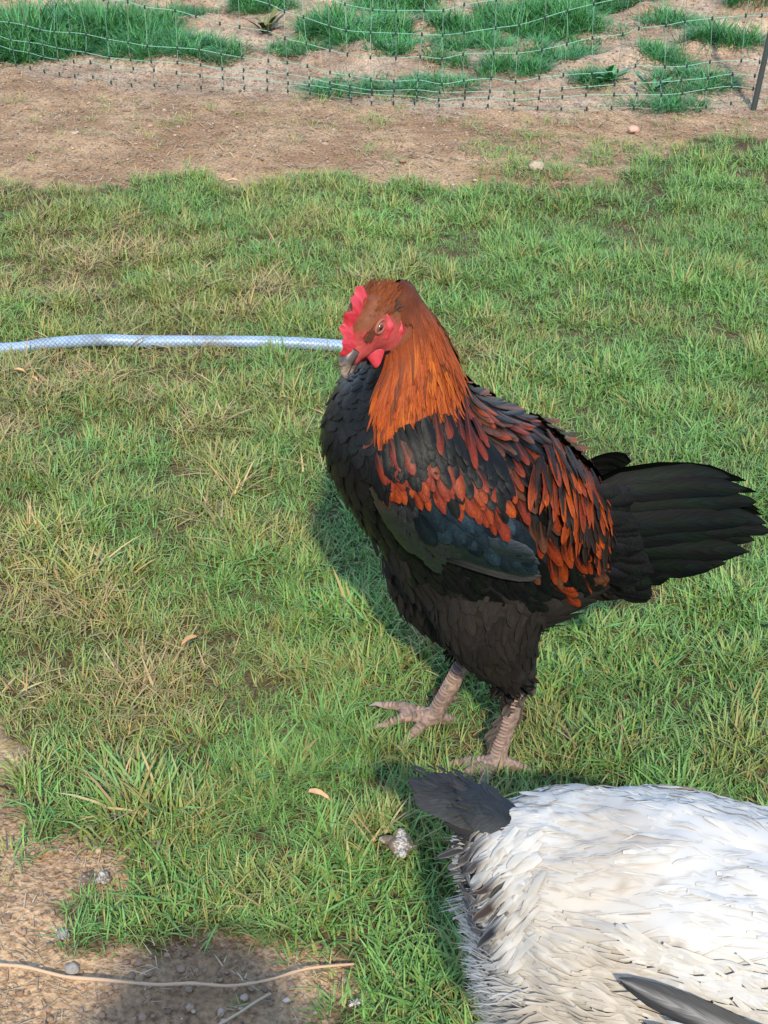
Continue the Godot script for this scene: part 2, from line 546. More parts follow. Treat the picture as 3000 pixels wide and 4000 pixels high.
	for c in clumps:
		var n := int(c[2] * c[2] * PI * 2900 * (1.0 if c[3] > 0.5 else 0.8))
		for i in n:
			var az := rr(0, TAU)
			var r: float = sqrt(rng.randf()) * c[2]
			var p := Vector2(c[0] + cos(az) * r * 1.05, c[1] + sin(az) * r * 0.9)
			if mid_noise.get_noise_2d(p.x * 12, p.y * 12) < -0.12: continue
			var size: float = (c[3] + 0.12) * rr(0.55, 1.2) * (1.15 - 0.5 * r / c[2])
			var bas := Basis(Vector3.UP, rr(0, TAU)) * Basis(Vector3(rr(-1, 1), 0, rr(-1, 1)).normalized(), rr(0, 0.3))
			var a: Array = long[rng.randi() % 8]
			a[1].append(Transform3D(bas.scaled(Vector3(maxf(size, 0.7), size, maxf(size, 0.7))), Vector3(p.x, ground_y(p.x, p.y) - 0.006, p.y)))
			a[2].append(shade(Color(0.16, 0.25, 0.18), rr(0.6, 1.2)))
	for a in long: multi("tufts", a[0], a[1], a[2], field)

# ------------------------------------------------------------------ clods, grit and straw on the soil
func lump(mat: Material, rough: float) -> ArrayMesh:
	var mb := MB.new()
	var rings := 5
	var sides := 7
	for i in rings + 1:
		var th := PI * i / rings
		for k in sides:
			var q := TAU * k / sides
			var r := 1.0 + rr(-rough, rough)
			if i == 0 or i == rings: r = 1.0 - rough * 0.4
			mb.vert(Vector3(sin(th) * cos(q) * r, cos(th) * 0.7 * r, sin(th) * sin(q) * r), shade(Color.WHITE, rr(0.8, 1.0)))
	for i in rings:
		for k in sides:
			mb.quad(i * sides + k, i * sides + (k + 1) % sides, (i + 1) * sides + (k + 1) % sides, (i + 1) * sides + k)
	return mb.mesh(mat)

func make_litter() -> void:
	var mat := paint(0.95, 0.2)
	var soil := Node3D.new()
	soil.name = "soil_crumbs"
	add_child(soil)
	tag(soil, "loose brown soil crumbs and grit on the bare earth", "soil", "", "stuff")
	var var_l := []
	for i in 5: var_l.append([lump(mat, 0.28), [], PackedColorArray()])
	var straw := Node3D.new()
	straw.name = "straw_litter"
	add_child(straw)
	tag(straw, "scattered dry straw and dead grass bits on the bare earth", "straw", "", "stuff")
	var var_s := []
	for i in 6:
		var mb := MB.new()
		for k in 3:
			blade(mb, Vector3(rr(-0.01, 0.01), 0.002, rr(-0.01, 0.01)), rr(0, TAU), rr(1.35, 1.55), rr(0.012, 0.036), rr(0.0006, 0.0013), rr(-0.15, 0.2), shade(Color.WHITE, rr(0.55, 1)))
		var_s.append([mb.mesh(mat), [], PackedColorArray()])
	for i in 34000:
		var near := i < 9000
		var x := rr(-0.62, 0.0) if near else rr(-2.0, 2.0)
		var z := rr(-1.45, -0.72) if near else rr(-6.2, -3.35)
		if bare(x, z) < 0.5: continue
		if rng.randf() < 0.5:
			var a: Array = var_l[rng.randi() % 5]
			var s := 0.0010 + 0.0034 * pow(rng.randf(), 3.0) + (0.0 if near else 0.0018) + (0.009 * rng.randf() if rng.randf() < (0.0 if near else 0.008) else 0.0)
			a[1].append(Transform3D(Basis(Vector3.UP, rr(0, TAU)).scaled(Vector3(s, s * rr(0.6, 1), s * rr(0.7, 1.3))), Vector3(x, ground_y(x, z) + s * 0.2, z)))
			var c := Color(0.27, 0.17, 0.11).lerp(Color(0.44, 0.33, 0.24), rng.randf() * rng.randf())
			if rng.randf() < 0.012: c = Color(0.45, 0.39, 0.31)
			a[2].append(shade(c, rr(0.6, 1.1)))
		else:
			if near and rng.randf() > 0.25: continue
			if not near and rng.randf() > 0.85: continue
			var a: Array = var_s[rng.randi() % 6]
			var s := rr(0.3, 0.75) if near else rr(0.75, 1.6)
			a[1].append(Transform3D(Basis(Vector3.UP, rr(0, TAU)).scaled(Vector3(s, s, s)), Vector3(x, ground_y(x, z) + 0.003, z)))
			a[2].append(Color(0.55, 0.41, 0.26).lerp(Color(0.24, 0.15, 0.09), rng.randf()))
	for a in var_l: multi("crumbs", a[0], a[1], a[2], soil)
	for a in var_s: multi("straws", a[0], a[1], a[2], straw)

# ------------------------------------------------------------------ fence, hose and small things
func make_fence() -> void:
	var t := thing("netting_fence", "sagging pale green electric netting fence between lawn and field", "fence")
	var pale := paint(0.5, 0.5)
	var dark := paint(0.6, 0.4)
	var line := []
	for i in FENCE_BASE.size(): line.append(Vector3(FENCE_BASE[i][0], 0, FENCE_BASE[i][1]))
	line = smooth_line(line, 12)
	var cols := []
	var acc := 0.0
	for i in line.size() - 1:
		var seg: float = (line[i + 1] - line[i]).length()
		while acc < seg:
			cols.append((line[i] as Vector3).lerp(line[i + 1], acc / seg))
			acc += 0.072
		acc -= seg
	var rows := [0.012, 0.06, 0.092, 0.145, 0.265, 0.385, 0.505, 0.63, 0.76, 0.9]
	var nodes := []
	for i in cols.size():
		var p: Vector3 = cols[i]
		var s := 0.55 + 0.45 * smoothstep(0.05, 1.0, absf(p.x - 0.05))
		var lean := mid_noise.get_noise_1d(i * 3.0) * 0.12
		var col := []
		for k in rows.size():
			var y: float = rows[k] * s
			var q := Vector3(p.x + lean * y + rr(-0.004, 0.004), ground_y(p.x, p.z) + y + low_noise.get_noise_2d(i * 0.5, k * 40.0) * 0.004, p.z + low_noise.get_noise_2d(i * 0.5 + 90, k * 30.0) * 0.05 * minf(1, y * 6 + 0.25))
			if k == 0: q.y = ground_y(q.x, q.z) + 0.012
			col.append(q)
		nodes.append(col)
	for k in rows.size():
		var mb := MB.new()
		var pts := []
		for i in cols.size(): pts.append(nodes[i][k])
		tube(mb, smooth_line(pts, 3), [0.00092], 6, Color(0.16, 0.34, 0.235) if k > 0 else Color(0.16, 0.22, 0.14))
		put("strand", mb.mesh(pale), t)
	var knots := MB.new()
	for i in cols.size():
		var mb := MB.new()
		var pts := []
		for k in rows.size(): pts.append(nodes[i][k])
		tube(mb, smooth_line(pts, 2), [0.0007], 5, Color(0.18, 0.30, 0.22) if i % 3 else Color(0.14, 0.18, 0.13))
		put("upright", mb.mesh(pale), t)
		for k in rows.size():
			var q: Vector3 = nodes[i][k]
			tube(knots, [q + Vector3(0, -0.006, 0), q + Vector3(0, -0.003, 0), q + Vector3(0, 0.003, 0), q + Vector3(0, 0.006, 0)], [0.0018, 0.0032, 0.0032, 0.0018], 6, Color(0.02, 0.03, 0.025))
	put("knots", knots.mesh(dark), t, "stuff")
	for p in [[1.083, -4.215, 0.095], [-2.4, -5.36, -0.05]]:
		var g := ground_y(p[0], p[1])
		var mb := MB.new()
		var a := Vector3(p[0], g - 0.12, p[1] + 0.012)
		var b := Vector3(p[0] + p[2] * 1.02, g + 1.0, p[1] + 0.03)
		tube(mb, [a, a.lerp(b, 0.5), a.lerp(b, 0.97), b], [0.0085, 0.0082, 0.008, 0.006], 10, Color(0.035, 0.042, 0.038))
		put("post", mb.mesh(dark), t)

func make_hose() -> void:
	var ctrl := []
	for p in [[-2.2, -2.38, 0.02], [-1.5, -2.42, 0.02], [-1.0, -2.437, 0.012], [-0.72, -2.437, 0.010], [-0.63, -2.44, 0.015], [-0.53, -2.428, 0.026], [-0.46, -2.43, 0.023], [-0.36, -2.43, 0.017], [-0.22, -2.432, 0.015], [-0.1, -2.43, 0.015], [0.02, -2.41, 0.016], [0.10, -2.35, 0.012], [0.15, -2.24, 0.012], [0.17, -2.12, 0.012]]:
		ctrl.append(Vector3(p[0], ground_y(p[0], p[1]) + p[2] - 0.005, p[1]))
	var img := Image.create(64, 64, false, Image.FORMAT_RGB8)
	for y in 64:
		for x in 64:
			var a := absf(fposmod((x + y) / 16.0, 1.0) - 0.5)
			var b := absf(fposmod((x - y) / 16.0, 1.0) - 0.5)
			var k := clampf((maxf(a, b) - 0.36) * 8.0, 0, 1)
			img.set_pixel(x, y, Color(0.53, 0.59, 0.65).lerp(Color(0.30, 0.39, 0.47), k))
	var m := paint(0.28, 0.5)
	m.albedo_texture = ImageTexture.create_from_image(img)
	m.heightmap_enabled = true
	m.heightmap_texture = m.albedo_texture
	m.heightmap_scale = 0.12
	var mb := MB.new()
	tube(mb, smooth_line(ctrl, 14), [0.0115], 16, Color.WHITE, Vector2(2, 26))
	for i in mb.c.size():
		var d := clampf(0.15 + mid_noise.get_noise_3dv(mb.v[i] * 22.0) * 1.3, 0, 0.75)
		mb.c[i] = Color.WHITE.lerp(Color(0.55, 0.47, 0.36), d)
	var o := put("garden_hose", mb.mesh(m))
	tag(o, "pale blue braided garden hose lying across the lawn behind the rooster", "hose")

func make_small_things() -> void:
	var mat := paint(0.9, 0.3)
	# dry stalk
	var mb := MB.new()
	var pts := []
	for p in [[-0.46, -0.945], [-0.373, -0.937], [-0.338, -0.932], [-0.3, -0.924], [-0.263, -0.917], [-0.215, -0.914], [-0.179, -0.914], [-0.143, -0.914], [-0.108, -0.92], [-0.072, -0.929], [-0.029, -0.943]]:
		pts.append(Vector3(p[0], ground_y(p[0], p[1]) + 0.012, p[1] - 0.004))
	pts = smooth_line(pts, 5)
	var rad := []
	for i in pts.size(): rad.append(0.0019 * (1.0 - 0.35 * i / pts.size()) * rr(0.85, 1.15) * (1.35 if i % 13 == 4 else 1.0))
	tube(mb, pts, rad, 7, Color(0.40, 0.27, 0.165))
	tag(put("dry_stalk", mb.mesh(mat)), "long thin dry brown stalk arching over the bare soil", "stalk")
	mb = MB.new()
	pts = []
	for p in [[-0.155, -0.868], [-0.135, -0.884], [-0.118, -0.900], [-0.106, -0.912]]: pts.append(Vector3(p[0], ground_y(p[0], p[1]) + 0.005, p[1]))
	tube(mb, smooth_line(pts, 4), [0.0013], 6, Color(0.38, 0.28, 0.19))
	tag(put("dry_stalk", mb.mesh(mat)), "short pale straw stalk in the shaded soil below the long stalk", "stalk")
	# stones
	var stones := [[0.387, -3.524, 0.019, Color(0.30, 0.24, 0.165), "rounded cream stone on the thin grass at the far lawn edge"], [-0.313, -0.982, 0.0065, Color(0.20, 0.175, 0.15), "small grey pebble on bare soil beside the sparse tuft"], [-0.297, -0.942, 0.0075, Color(0.21, 0.185, 0.155), "small grey pebble just beyond the long dry stalk"], [0.70, -3.95, 0.016, Color(0.42, 0.25, 0.18), "reddish brown stone on thin grass near the fence post"]]
	for s in stones:
		mb = MB.new()
		var seed_n := noise(FastNoiseLite.TYPE_SIMPLEX, 1.1, int(s[0] * 1000), 2)
		for i in 13:
			for k in 20:
				var th := PI * i / 12.0
				var ph := TAU * k / 20.0
				var d := Vector3(sin(th) * cos(ph), cos(th) * 0.68, sin(th) * sin(ph))
				if i == 0 or i == 12: d = Vector3(0, d.y, 0)
				var r := 1.0 + 0.28 * seed_n.get_noise_3dv(d)
				mb.vert(d * r * s[2], shade(s[3], 1.0 + 0.3 * seed_n.get_noise_3dv(d * 5.0)))
		for i in 12:
			for k in 20:
				mb.quad(i * 20 + k, i * 20 + (k + 1) % 20, (i + 1) * 20 + (k + 1) % 20, (i + 1) * 20 + k)
		var o := put("stone", mb.mesh(mat))
		o.position = Vector3(s[0], ground_y(s[0], s[1]) + s[2] * (0.45 if s[2] < 0.012 else 0.75), s[1])
		tag(o, s[4], "stone")
	# droppings: soft coils with white caps
	for d in [[0.012, -1.088, 1.0, "brown and white dropping in the grass beside the hen"], [-0.296, -1.058, 0.72, "grey white speckled dropping on the bare soil patch"]]:
		mb = MB.new()
		var s: float = d[2]
		var bones := []
		for i in 8:
			var a := Vector3(rr(-0.016, 0.016), rr(0.004, 0.014), rr(-0.010, 0.010)) * s
			bones.append([a, a + Vector3(rr(-0.01, 0.01), rr(-0.004, 0.006), rr(-0.007, 0.007)) * s, rr(0.004, 0.007) * s, rr(0.003, 0.006) * s])
		nets(mb, bones, 0.0016, 0.003, func(p: Vector3) -> Color:
			var k := fine_noise.get_noise_3dv(p * 900.0) + 0.35 * sin(p.x * 260.0)
			return Color(0.34, 0.32, 0.28) if k > 0.24 else Color(0.085, 0.06, 0.04).lerp(Color(0.16, 0.12, 0.085), clampf(k + 0.6, 0, 1)))
		var o := put("dropping", mb.mesh(mat))
		o.position = Vector3(d[0], ground_y(d[0], d[1]) + (0.012 if d[0] > -0.1 else 0.001), d[1])
		tag(o, d[3], "dropping")
	# fallen leaf bits and loose feathers
	var bits := [[-0.640, -2.26, 0.5, 0.03, Color(0.42, 0.25, 0.11), "curled tan dead leaf on the lawn at the far left"], [-0.605, -2.225, 0.9, 0.026, Color(0.46, 0.27, 0.12), "tan leaf scrap beside the curled one on the lawn"], [-0.245, -1.452, 2.2, 0.03, Color(0.40, 0.22, 0.10), "reddish tan dead leaf in the grass before the breast shadow"], [-0.38, -3.47, 0.2, 0.035, Color(0.5, 0.36, 0.22), "pale dry leaf at the edge of the far soil band"], [-0.07, -1.155, 0.6, 0.03, Color(0.44, 0.28, 0.14), "dry curled grass leaf on the lawn left of the hen tail"]]
	for b in bits:
		mb = MB.new()
		var dirv := Vector3(cos(b[2]), 0.1, sin(b[2]))
		quill(mb, -dirv * b[3] * 0.5, Vector3(0, b[3] * 0.28, 0), dirv * b[3] * 0.5, Vector3.UP, b[3] * 0.2, 1, [b[4], shade(b[4], 1.15), shade(b[4], 0.8), shade(b[4], 1.1)], 0.5, -0.5)
		var o := put("dead_leaf", mb.mesh(mat))
		o.position = Vector3(b[0], ground_y(b[0], b[1]) + (0.030 if b[1] > -3 else 0.008), b[1])
		tag(o, b[5], "leaf", "dead leaves on the lawn")
	mb = MB.new()
	for i in 26:
		var az := rr(0, TAU)
		var e := Vector3(cos(az), rr(0.0, 0.9), sin(az)) * rr(0.003, 0.008)
		quill(mb, Vector3.ZERO, e * 0.5 + Vector3(0, 0.003, 0), e, Vector3(rr(-1, 1), 0.4, rr(-1, 1)).normalized(), 0.0012, 3, [Color(0.42, 0.40, 0.37), Color(0.45, 0.43, 0.40), Color(0.42, 0.40, 0.37), Color(0.42, 0.40, 0.37)])
	var fl := put("feather_fluff", mb.mesh(mat))
	fl.position = Vector3(-0.027, ground_y(-0.027, -0.896) + 0.012, -0.896)
	tag(fl, "small wisp of white feather down at the grass edge", "feather")
	# leafy weeds beyond the netting
	for w in [[0.705, -4.47, 0.05, Color(0.05, 0.17, 0.05), 34, "broad leaved bright green weed just behind the netting"], [-0.42, -5.22, 0.07, Color(0.10, 0.10, 0.03), 20, "low olive weed rosette on the sandy soil behind the netting"], [0.82, -4.35, 0.06, Color(0.06, 0.17, 0.06), 16, "small leafy green weed at the foot of the netting"]]:
		var t := thing("weed_plant", w[5], "weed", Vector3(w[0], ground_y(w[0], w[1]), w[1]))
		var leafm := paint(0.5, 0.4)
		leafm.backlight_enabled = true
		leafm.backlight = Color(0.3, 0.4, 0.15)
		for i in w[4]:
			mb = MB.new()
			var az := rr(0, TAU)
			var l: float = w[2] * rr(0.5, 1.1)
			var e := Vector3(cos(az), rr(0.15, 0.9), sin(az)) * l
			var st: Vector3 = Vector3(rr(-0.4, 0.4), rr(0, 0.5), rr(-0.4, 0.4)) * w[2]
			var c: Color = shade(w[3], rr(0.7, 1.3))
			quill(mb, st * 0.3, st + e * 0.5 + Vector3(0, l * 0.2, 0), st + e, Vector3(cos(az) * -0.4, 1, sin(az) * -0.4).normalized(), l * 0.17, 0, [c, c, shade(c, 0.9), shade(c, 1.4)], 0.5, 0.2)
			put("leaf", mb.mesh(leafm), t)

# ------------------------------------------------------------------ the rooster, facing -x, its left side towards +z
const ROOSTER := [[-0.118, 0.550, -0.106, 0.562, 0.005, -0.002], [-0.1260, 0.5340, -0.096, 0.559, 0.017, -0.002], [-0.1300, 0.4985, -0.0860, 0.5425, 0.0250, -0.001], [-0.1438, 0.4738, -0.0649, 0.5110, 0.0370, 0.0], [-0.1634, 0.4548, -0.0476, 0.4762, 0.0520, 0.0], [-0.1762, 0.4249, -0.0314, 0.4455, 0.0660, 0.0], [-0.1808, 0.3960, -0.0094, 0.4277, 0.0800, 0.0], [-0.1726, 0.3579, 0.0177, 0.4145, 0.0900, 0.0], [-0.1550, 0.3248, 0.0419, 0.4004, 0.0950, 0.0], [-0.1295, 0.2847, 0.0640, 0.3810, 0.0960, 0.0], [-0.0987, 0.2342, 0.0847, 0.3610, 0.0920, 0.0], [-0.0644, 0.1857, 0.0990, 0.3436, 0.0850, 0.0], [-0.0130, 0.1600, 0.1090, 0.3230, 0.0740, 0.0], [0.0440, 0.1790, 0.1160, 0.2998, 0.0600, 0.0], [0.0860, 0.2080, 0.1230, 0.2790, 0.0420, 0.0], [0.1080, 0.2320, 0.1290, 0.2600, 0.0200, 0.0]]
const WING := [[-0.1273, 0.4195, -0.1324, 0.3830], [-0.1054, 0.4360, -0.1150, 0.3397], [-0.0714, 0.4415, -0.0819, 0.3189], [-0.0345, 0.4278, -0.0435, 0.3085], [-0.0064, 0.3972, -0.0101, 0.3025], [0.0180, 0.3543, 0.0158, 0.2949], [0.0395, 0.3070, 0.0367, 0.2888]]
const THIGH := [[-0.050, 0.300, 0.040, 0.295, 0.030, 0.030], [-0.0700, 0.2540, 0.0580, 0.2447, 0.0470, 0.040], [-0.0640, 0.2020, 0.0469, 0.1988, 0.0460], [-0.0440, 0.1622, 0.0419, 0.1687, 0.0360], [-0.0128, 0.1368, 0.0376, 0.1448, 0.0260], [0.0119, 0.1152, 0.0300, 0.1268, 0.0140]]

const BLACK := Color(0.0065, 0.007, 0.0065)
const FLUFF := Color(0.017, 0.0135, 0.0105)
const RUST := Color(0.335, 0.060, 0.005)
const RED := Color(0.145, 0.021, 0.009)

var flank := {}     # side width of the body over (x, y) cells of 5 mm
func flank_z(x: float, y: float) -> float:
	var best := 0.0
	var near := 1e9
	var cx := int(floor(x / 0.005))
	var cy := int(floor(y / 0.005))
	for i in range(-3, 4):
		for j in range(-3, 4):
			var k := Vector2i(cx + i, cy + j)
			if flank.has(k) and i * i + j * j < near:
				near = i * i + j * j
				best = flank[k]
	return best

func toes(foot: Vector3, dirs: Array, bones: Array, claws: Array) -> void:
	for d in dirs:
		var a: Vector3 = foot + Vector3(0, 0.004, 0)
		var b: Vector3 = foot + d[0] * 0.55 + Vector3(0, d[1], 0)
		var c: Vector3 = foot + d[0]
		bones.append([a, b, 0.0060, 0.0052])
		bones.append([b, c, 0.0052, 0.0038])
		claws.append([c, c + d[0].normalized() * 0.017 + Vector3(0, -0.005, 0)])

func make_rooster() -> void:
	var t := thing("rooster", "black rooster with orange neck hackle and red comb standing on the lawn", "rooster", Vector3(0.12, ground_y(0.12, -1.28), -1.28))
	var matte := plume(0.85, 0.3)
	var satin := plume(0.40, 0.24)
	var gloss := plume(0.34, 0.25)
	var vane := plume(0.5, 0.15)
	var blue := plume(0.26, 0.6)
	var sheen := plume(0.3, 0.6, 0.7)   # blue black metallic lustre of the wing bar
	blue.clearcoat_enabled = true
	blue.clearcoat = 0.6
	blue.clearcoat_roughness = 0.22
	var skin := paint(0.7, 0.35)
	var lf := Loft.new()
	lf.st = ROOSTER
	for i in 120:
		for k in 60:
			var p := lf.at(i / 119.0, PI * k / 59.0)
			var key := Vector2i(int(floor(p.x / 0.005)), int(floor(p.y / 0.005)))
			flank[key] = maxf(flank.get(key, 0.0), p.z)
	# body, head, thighs, shanks and feet as one mesh
	var body := MB.new()
	lf.grid(body, 90, 40, func(p: Vector3) -> Color: return Color(0.12, 0.03, 0.011) if p.y > 0.455 and p.x + (p.y - 0.455) * 0.35 > -0.128 else BLACK)
	var hf := Vector3(-0.45187, -0.76918, 0.45187)
	var hu := Vector3(-0.54389, 0.63904, 0.54389)
	var hs := Vector3(0.70711, 0, 0.70711)
	var hc := Vector3(-0.1313, 0.5395, 0.0160)
	var H := func(a: float, h: float, s: float) -> Vector3: return hc + hf * a + hu * h + hs * s
	var face_col := func(p: Vector3) -> Color:
		var q := p - hc
		var a := q.dot(hf)
		var h := q.dot(hu)
		var s := absf(q.dot(hs))
		var n := fine_noise.get_noise_3dv(p * 500.0)
		var red := Color(0.36, 0.052, 0.045).lerp(Color(0.22, 0.036, 0.030), clampf(0.5 + n, 0, 1))
		var brown := Color(0.105, 0.032, 0.014).lerp(Color(0.16, 0.05, 0.018), clampf(0.5 + n, 0, 1))
		var mask := smoothstep(-0.006, 0.004, a + n * 0.006) * smoothstep(0.012, 0.002, h + n * 0.005 - maxf(0, a - 0.014) * 0.8)
		if s < 0.007 and h < -0.015: return Color(0.03, 0.018, 0.014)
		return brown.lerp(red, mask)
	var head_bones := [[H.call(-0.004, -0.004, 0), H.call(0.012, 0.0, 0), 0.0225, 0.0200], [H.call(0.000, -0.015, 0.012), H.call(0.010, -0.017, 0.011), 0.0115, 0.010], [H.call(0.000, -0.015, -0.012), H.call(0.010, -0.017, -0.011), 0.0115, 0.010], [H.call(0.012, 0.0, 0), H.call(0.046, -0.004, 0), 0.0175, 0.0080], [H.call(0.006, -0.014, 0.010), H.call(0.034, -0.010, 0.005), 0.010, 0.006], [H.call(0.006, -0.014, -0.010), H.call(0.034, -0.010, -0.005), 0.010, 0.006], [H.call(-0.004, -0.006, 0), Vector3(-0.108, 0.505, 0), 0.0215, 0.027], [H.call(-0.006, 0.014, 0.011), H.call(0.020, 0.011, 0.010), 0.006, 0.004], [H.call(-0.006, 0.014, -0.011), H.call(0.020, 0.011, -0.010), 0.006, 0.004]]
	nets(body, head_bones, 0.0026, 0.008, face_col)
	var shank_col := func(p: Vector3) -> Color:
		var n := fine_noise.get_noise_3dv(p * 420.0)
		var ring := 0.5 + 0.5 * sin(p.y * 1500.0 + n * 2.0)
		var c := Color(0.25, 0.165, 0.125).lerp(Color(0.11, 0.082, 0.066), clampf(0.45 + n * 1.8, 0, 1))
		return shade(c, 0.85 + 0.2 * ring) if p.y < 0.12 else FLUFF
	var claws := []
	var near_bones := [[Vector3(-0.005, 0.215, 0.045), Vector3(0.032, 0.13, 0.034), 0.036, 0.014], [Vector3(0.036, 0.126, 0.032), Vector3(0.022, 0.07, 0.036), 0.0100, 0.0082], [Vector3(0.022, 0.07, 0.036), Vector3(0.007, 0.008, 0.045), 0.0082, 0.0090], [Vector3(0.020, 0.045, 0.022), Vector3(0.030, 0.040, 0.016), 0.005, 0.003]]
	toes(Vector3(0.006, 0.007, 0.046), [[Vector3(-0.050, -0.008, 0.022), 0.004], [Vector3(-0.026, -0.008, 0.050), 0.004], [Vector3(-0.052, -0.008, -0.008), 0.004], [Vector3(0.036, -0.006, 0.004), 0.004]], near_bones, claws)
	nets(body, near_bones, 0.003, 0.008, shank_col)
	var far_bones := [[Vector3(-0.055, 0.205, -0.045), Vector3(-0.026, 0.115, -0.034), 0.036, 0.014], [Vector3(-0.020, 0.108, -0.033), Vector3(-0.042, 0.06, -0.031), 0.0100, 0.0082], [Vector3(-0.042, 0.06, -0.031), Vector3(-0.062, 0.014, -0.029), 0.0082, 0.0092], [Vector3(-0.046, 0.040, -0.034), Vector3(-0.036, 0.034, -0.040), 0.005, 0.003]]
	toes(Vector3(-0.063, 0.013, -0.029), [[Vector3(-0.058, 0.006, -0.016), 0.006], [Vector3(-0.056, -0.004, 0.008), 0.008], [Vector3(-0.036, -0.012, 0.034), 0.002], [Vector3(0.026, -0.014, -0.012), 0.002]], far_bones, claws)
	nets(body, far_bones, 0.003, 0.008, shank_col)
	put("body", body.mesh(skin), t)
	var scutes := MB.new()
	for bl in [near_bones, far_bones]:
		for bi in range(1, bl.size()):
			if bi == 3: continue
			var a: Vector3 = bl[bi][0]
			var b: Vector3 = bl[bi][1]
			var axis := (b - a).normalized()
			var n := int((b - a).length() / 0.0042)
			var front := (Vector3(-1, 0, 0.35) - axis * Vector3(-1, 0, 0.35).dot(axis)).normalized() if bi < 4 else (Vector3.UP - axis * axis.y).normalized()
			var side := axis.cross(front)
			for i in n:
				var f := (i + 0.5) / n
				var r: float = lerpf(bl[bi][2], bl[bi][3], f) * 1.02
				var arc := []
				for k in 9:
					var q := lerpf(-1.25, 1.25, k / 8.0)
					arc.append(a.lerp(b, f) + (front * cos(q) + side * sin(q)) * r + axis * 0.0016 * cos(q))
				var c := Color(0.27, 0.175, 0.13).lerp(Color(0.11, 0.084, 0.068), clampf(0.45 + 1.6 * fine_noise.get_noise_3dv(arc[4] * 260.0), 0, 1))
				tube(scutes, arc, [0.0006, 0.0015, 0.0018, 0.0019, 0.0019, 0.0019, 0.0018, 0.0015, 0.0006], 5, c)
	put("leg_scales", scutes.mesh(skin), t, "stuff")
	for c in claws:
		var mb := MB.new()
		tube(mb, [c[0] - (c[1] - c[0]) * 0.2, c[0].lerp(c[1], 0.5) + Vector3(0, 0.003, 0), c[1]], [0.0042, 0.003, 0.0006], 7, Color(0.22, 0.175, 0.14))
		put("claw", mb.mesh(skin), t)
	# comb: a serrated upright blade with thickness
	var comb := MB.new()
	var edge := [[0.052, 0.008], [0.051, 0.016], [0.044, 0.0190], [0.041, 0.0255], [0.035, 0.0235], [0.030, 0.0330], [0.024, 0.0275], [0.016, 0.0385], [0.010, 0.0320], [0.001, 0.0410], [-0.004, 0.0335], [-0.012, 0.0370], [-0.016, 0.031], [-0.014, 0.024], [-0.009, 0.018]]
	var base := [[0.047, 0.002], [0.044, 0.004], [0.040, 0.006], [0.036, 0.007], [0.031, 0.008], [0.027, 0.010], [0.022, 0.011], [0.016, 0.012], [0.011, 0.013], [0.006, 0.014], [0.002, 0.014], [-0.002, 0.014], [-0.005, 0.014], [-0.006, 0.013], [-0.006, 0.011]]
	var fe: Array = []
	var fb: Array = []
	for i in edge.size() - 1:
		for k in 3:
			var q := k / 3.0
			fe.append(Vector2(edge[i][0], edge[i][1]).lerp(Vector2(edge[i + 1][0], edge[i + 1][1]), q))
			fb.append(Vector2(base[i][0], base[i][1]).lerp(Vector2(base[i + 1][0], base[i + 1][1]), q))
	fe.append(Vector2(-0.009, 0.018)); fb.append(Vector2(-0.006, 0.011))
	for s in [1.0, -1.0]:
		var first := comb.v.size()
		for i in fe.size():
			for k in 7:
				var q := k / 6.0
				var p: Vector2 = (fb[i] as Vector2).lerp(fe[i], q)
				var thick := 0.0062 * (1.0 - q * 0.85) * (1.0 if i > 0 and i < fe.size() - 1 else 0.3) if k < 6 else 0.0
				var n := fine_noise.get_noise_2d(p.x * 900, p.y * 900)
				var wave := 0.0035 * sin(p.x * 190.0) * q
				comb.vert(H.call(p.x, p.y * 0.92, s * (thick + n * 0.0007 * (1 - q)) + wave), Color(0.42, 0.028, 0.036).lerp(Color(0.28, 0.016, 0.024), clampf(0.5 + n * 1.3, 0, 1)))
		for i in fe.size() - 1:
			for k in 6:
				var p := first + i * 7 + k
				if s > 0: comb.quad(p, p + 1, p + 8, p + 7)
				else: comb.quad(p, p + 7, p + 8, p + 1)
	var flesh := paint(0.45, 0.5)
	flesh.subsurf_scatter_enabled = true
	flesh.subsurf_scatter_strength = 0.12
	put("comb", comb.mesh(flesh), t)
	# wattles, ear lobes, eye rims
	var red_col := func(p: Vector3) -> Color: return Color(0.46, 0.042, 0.05).lerp(Color(0.33, 0.026, 0.035), clampf(0.5 + fine_noise.get_noise_3dv(p * 700.0), 0, 1))
	for s in [1.0, -1.0]:
		var mb := MB.new()
		var lobe := []
		for q in [-0.9, -0.45, 0.0, 0.45, 0.9]:
			lobe.append([H.call(0.032 + q * 0.004, -0.014, s * 0.006), H.call(0.033 + q * 0.0085, -0.030 + q * q * 0.006 - q * 0.003, s * 0.0105), 0.003, 0.0042])
		nets(mb, lobe, 0.0016, 0.005, red_col)
		put("wattle", mb.mesh(flesh), t)
		mb = MB.new()
		nets(mb, [[H.call(-0.004, -0.014, s * 0.0235), H.call(0.001, -0.021, s * 0.0240), 0.0028, 0.0036], [H.call(0.001, -0.021, s * 0.0240), H.call(0.007, -0.026, s * 0.0225), 0.0040, 0.0044], [H.call(0.004, -0.018, s * 0.0235), H.call(0.012, -0.024, s * 0.0205), 0.0030, 0.0034]], 0.0016, 0.004, red_col)
		put("ear_lobe", mb.mesh(flesh), t)
		mb = MB.new()
		nets(mb, [[H.call(-0.003, 0.0035, s * 0.0205), H.call(0.005, -0.006, s * 0.0215), 0.0024, 0.0040], [H.call(0.005, -0.006, s * 0.0215), H.call(0.015, -0.0115, s * 0.0195), 0.0040, 0.0034]], 0.0016, 0.004, red_col)
		put("face_lappet", mb.mesh(flesh), t)
		# eye: ring of skin, amber iris, pupil
		mb = MB.new()
		var ec: Vector3 = H.call(0.010, 0.004, s * 0.0185)
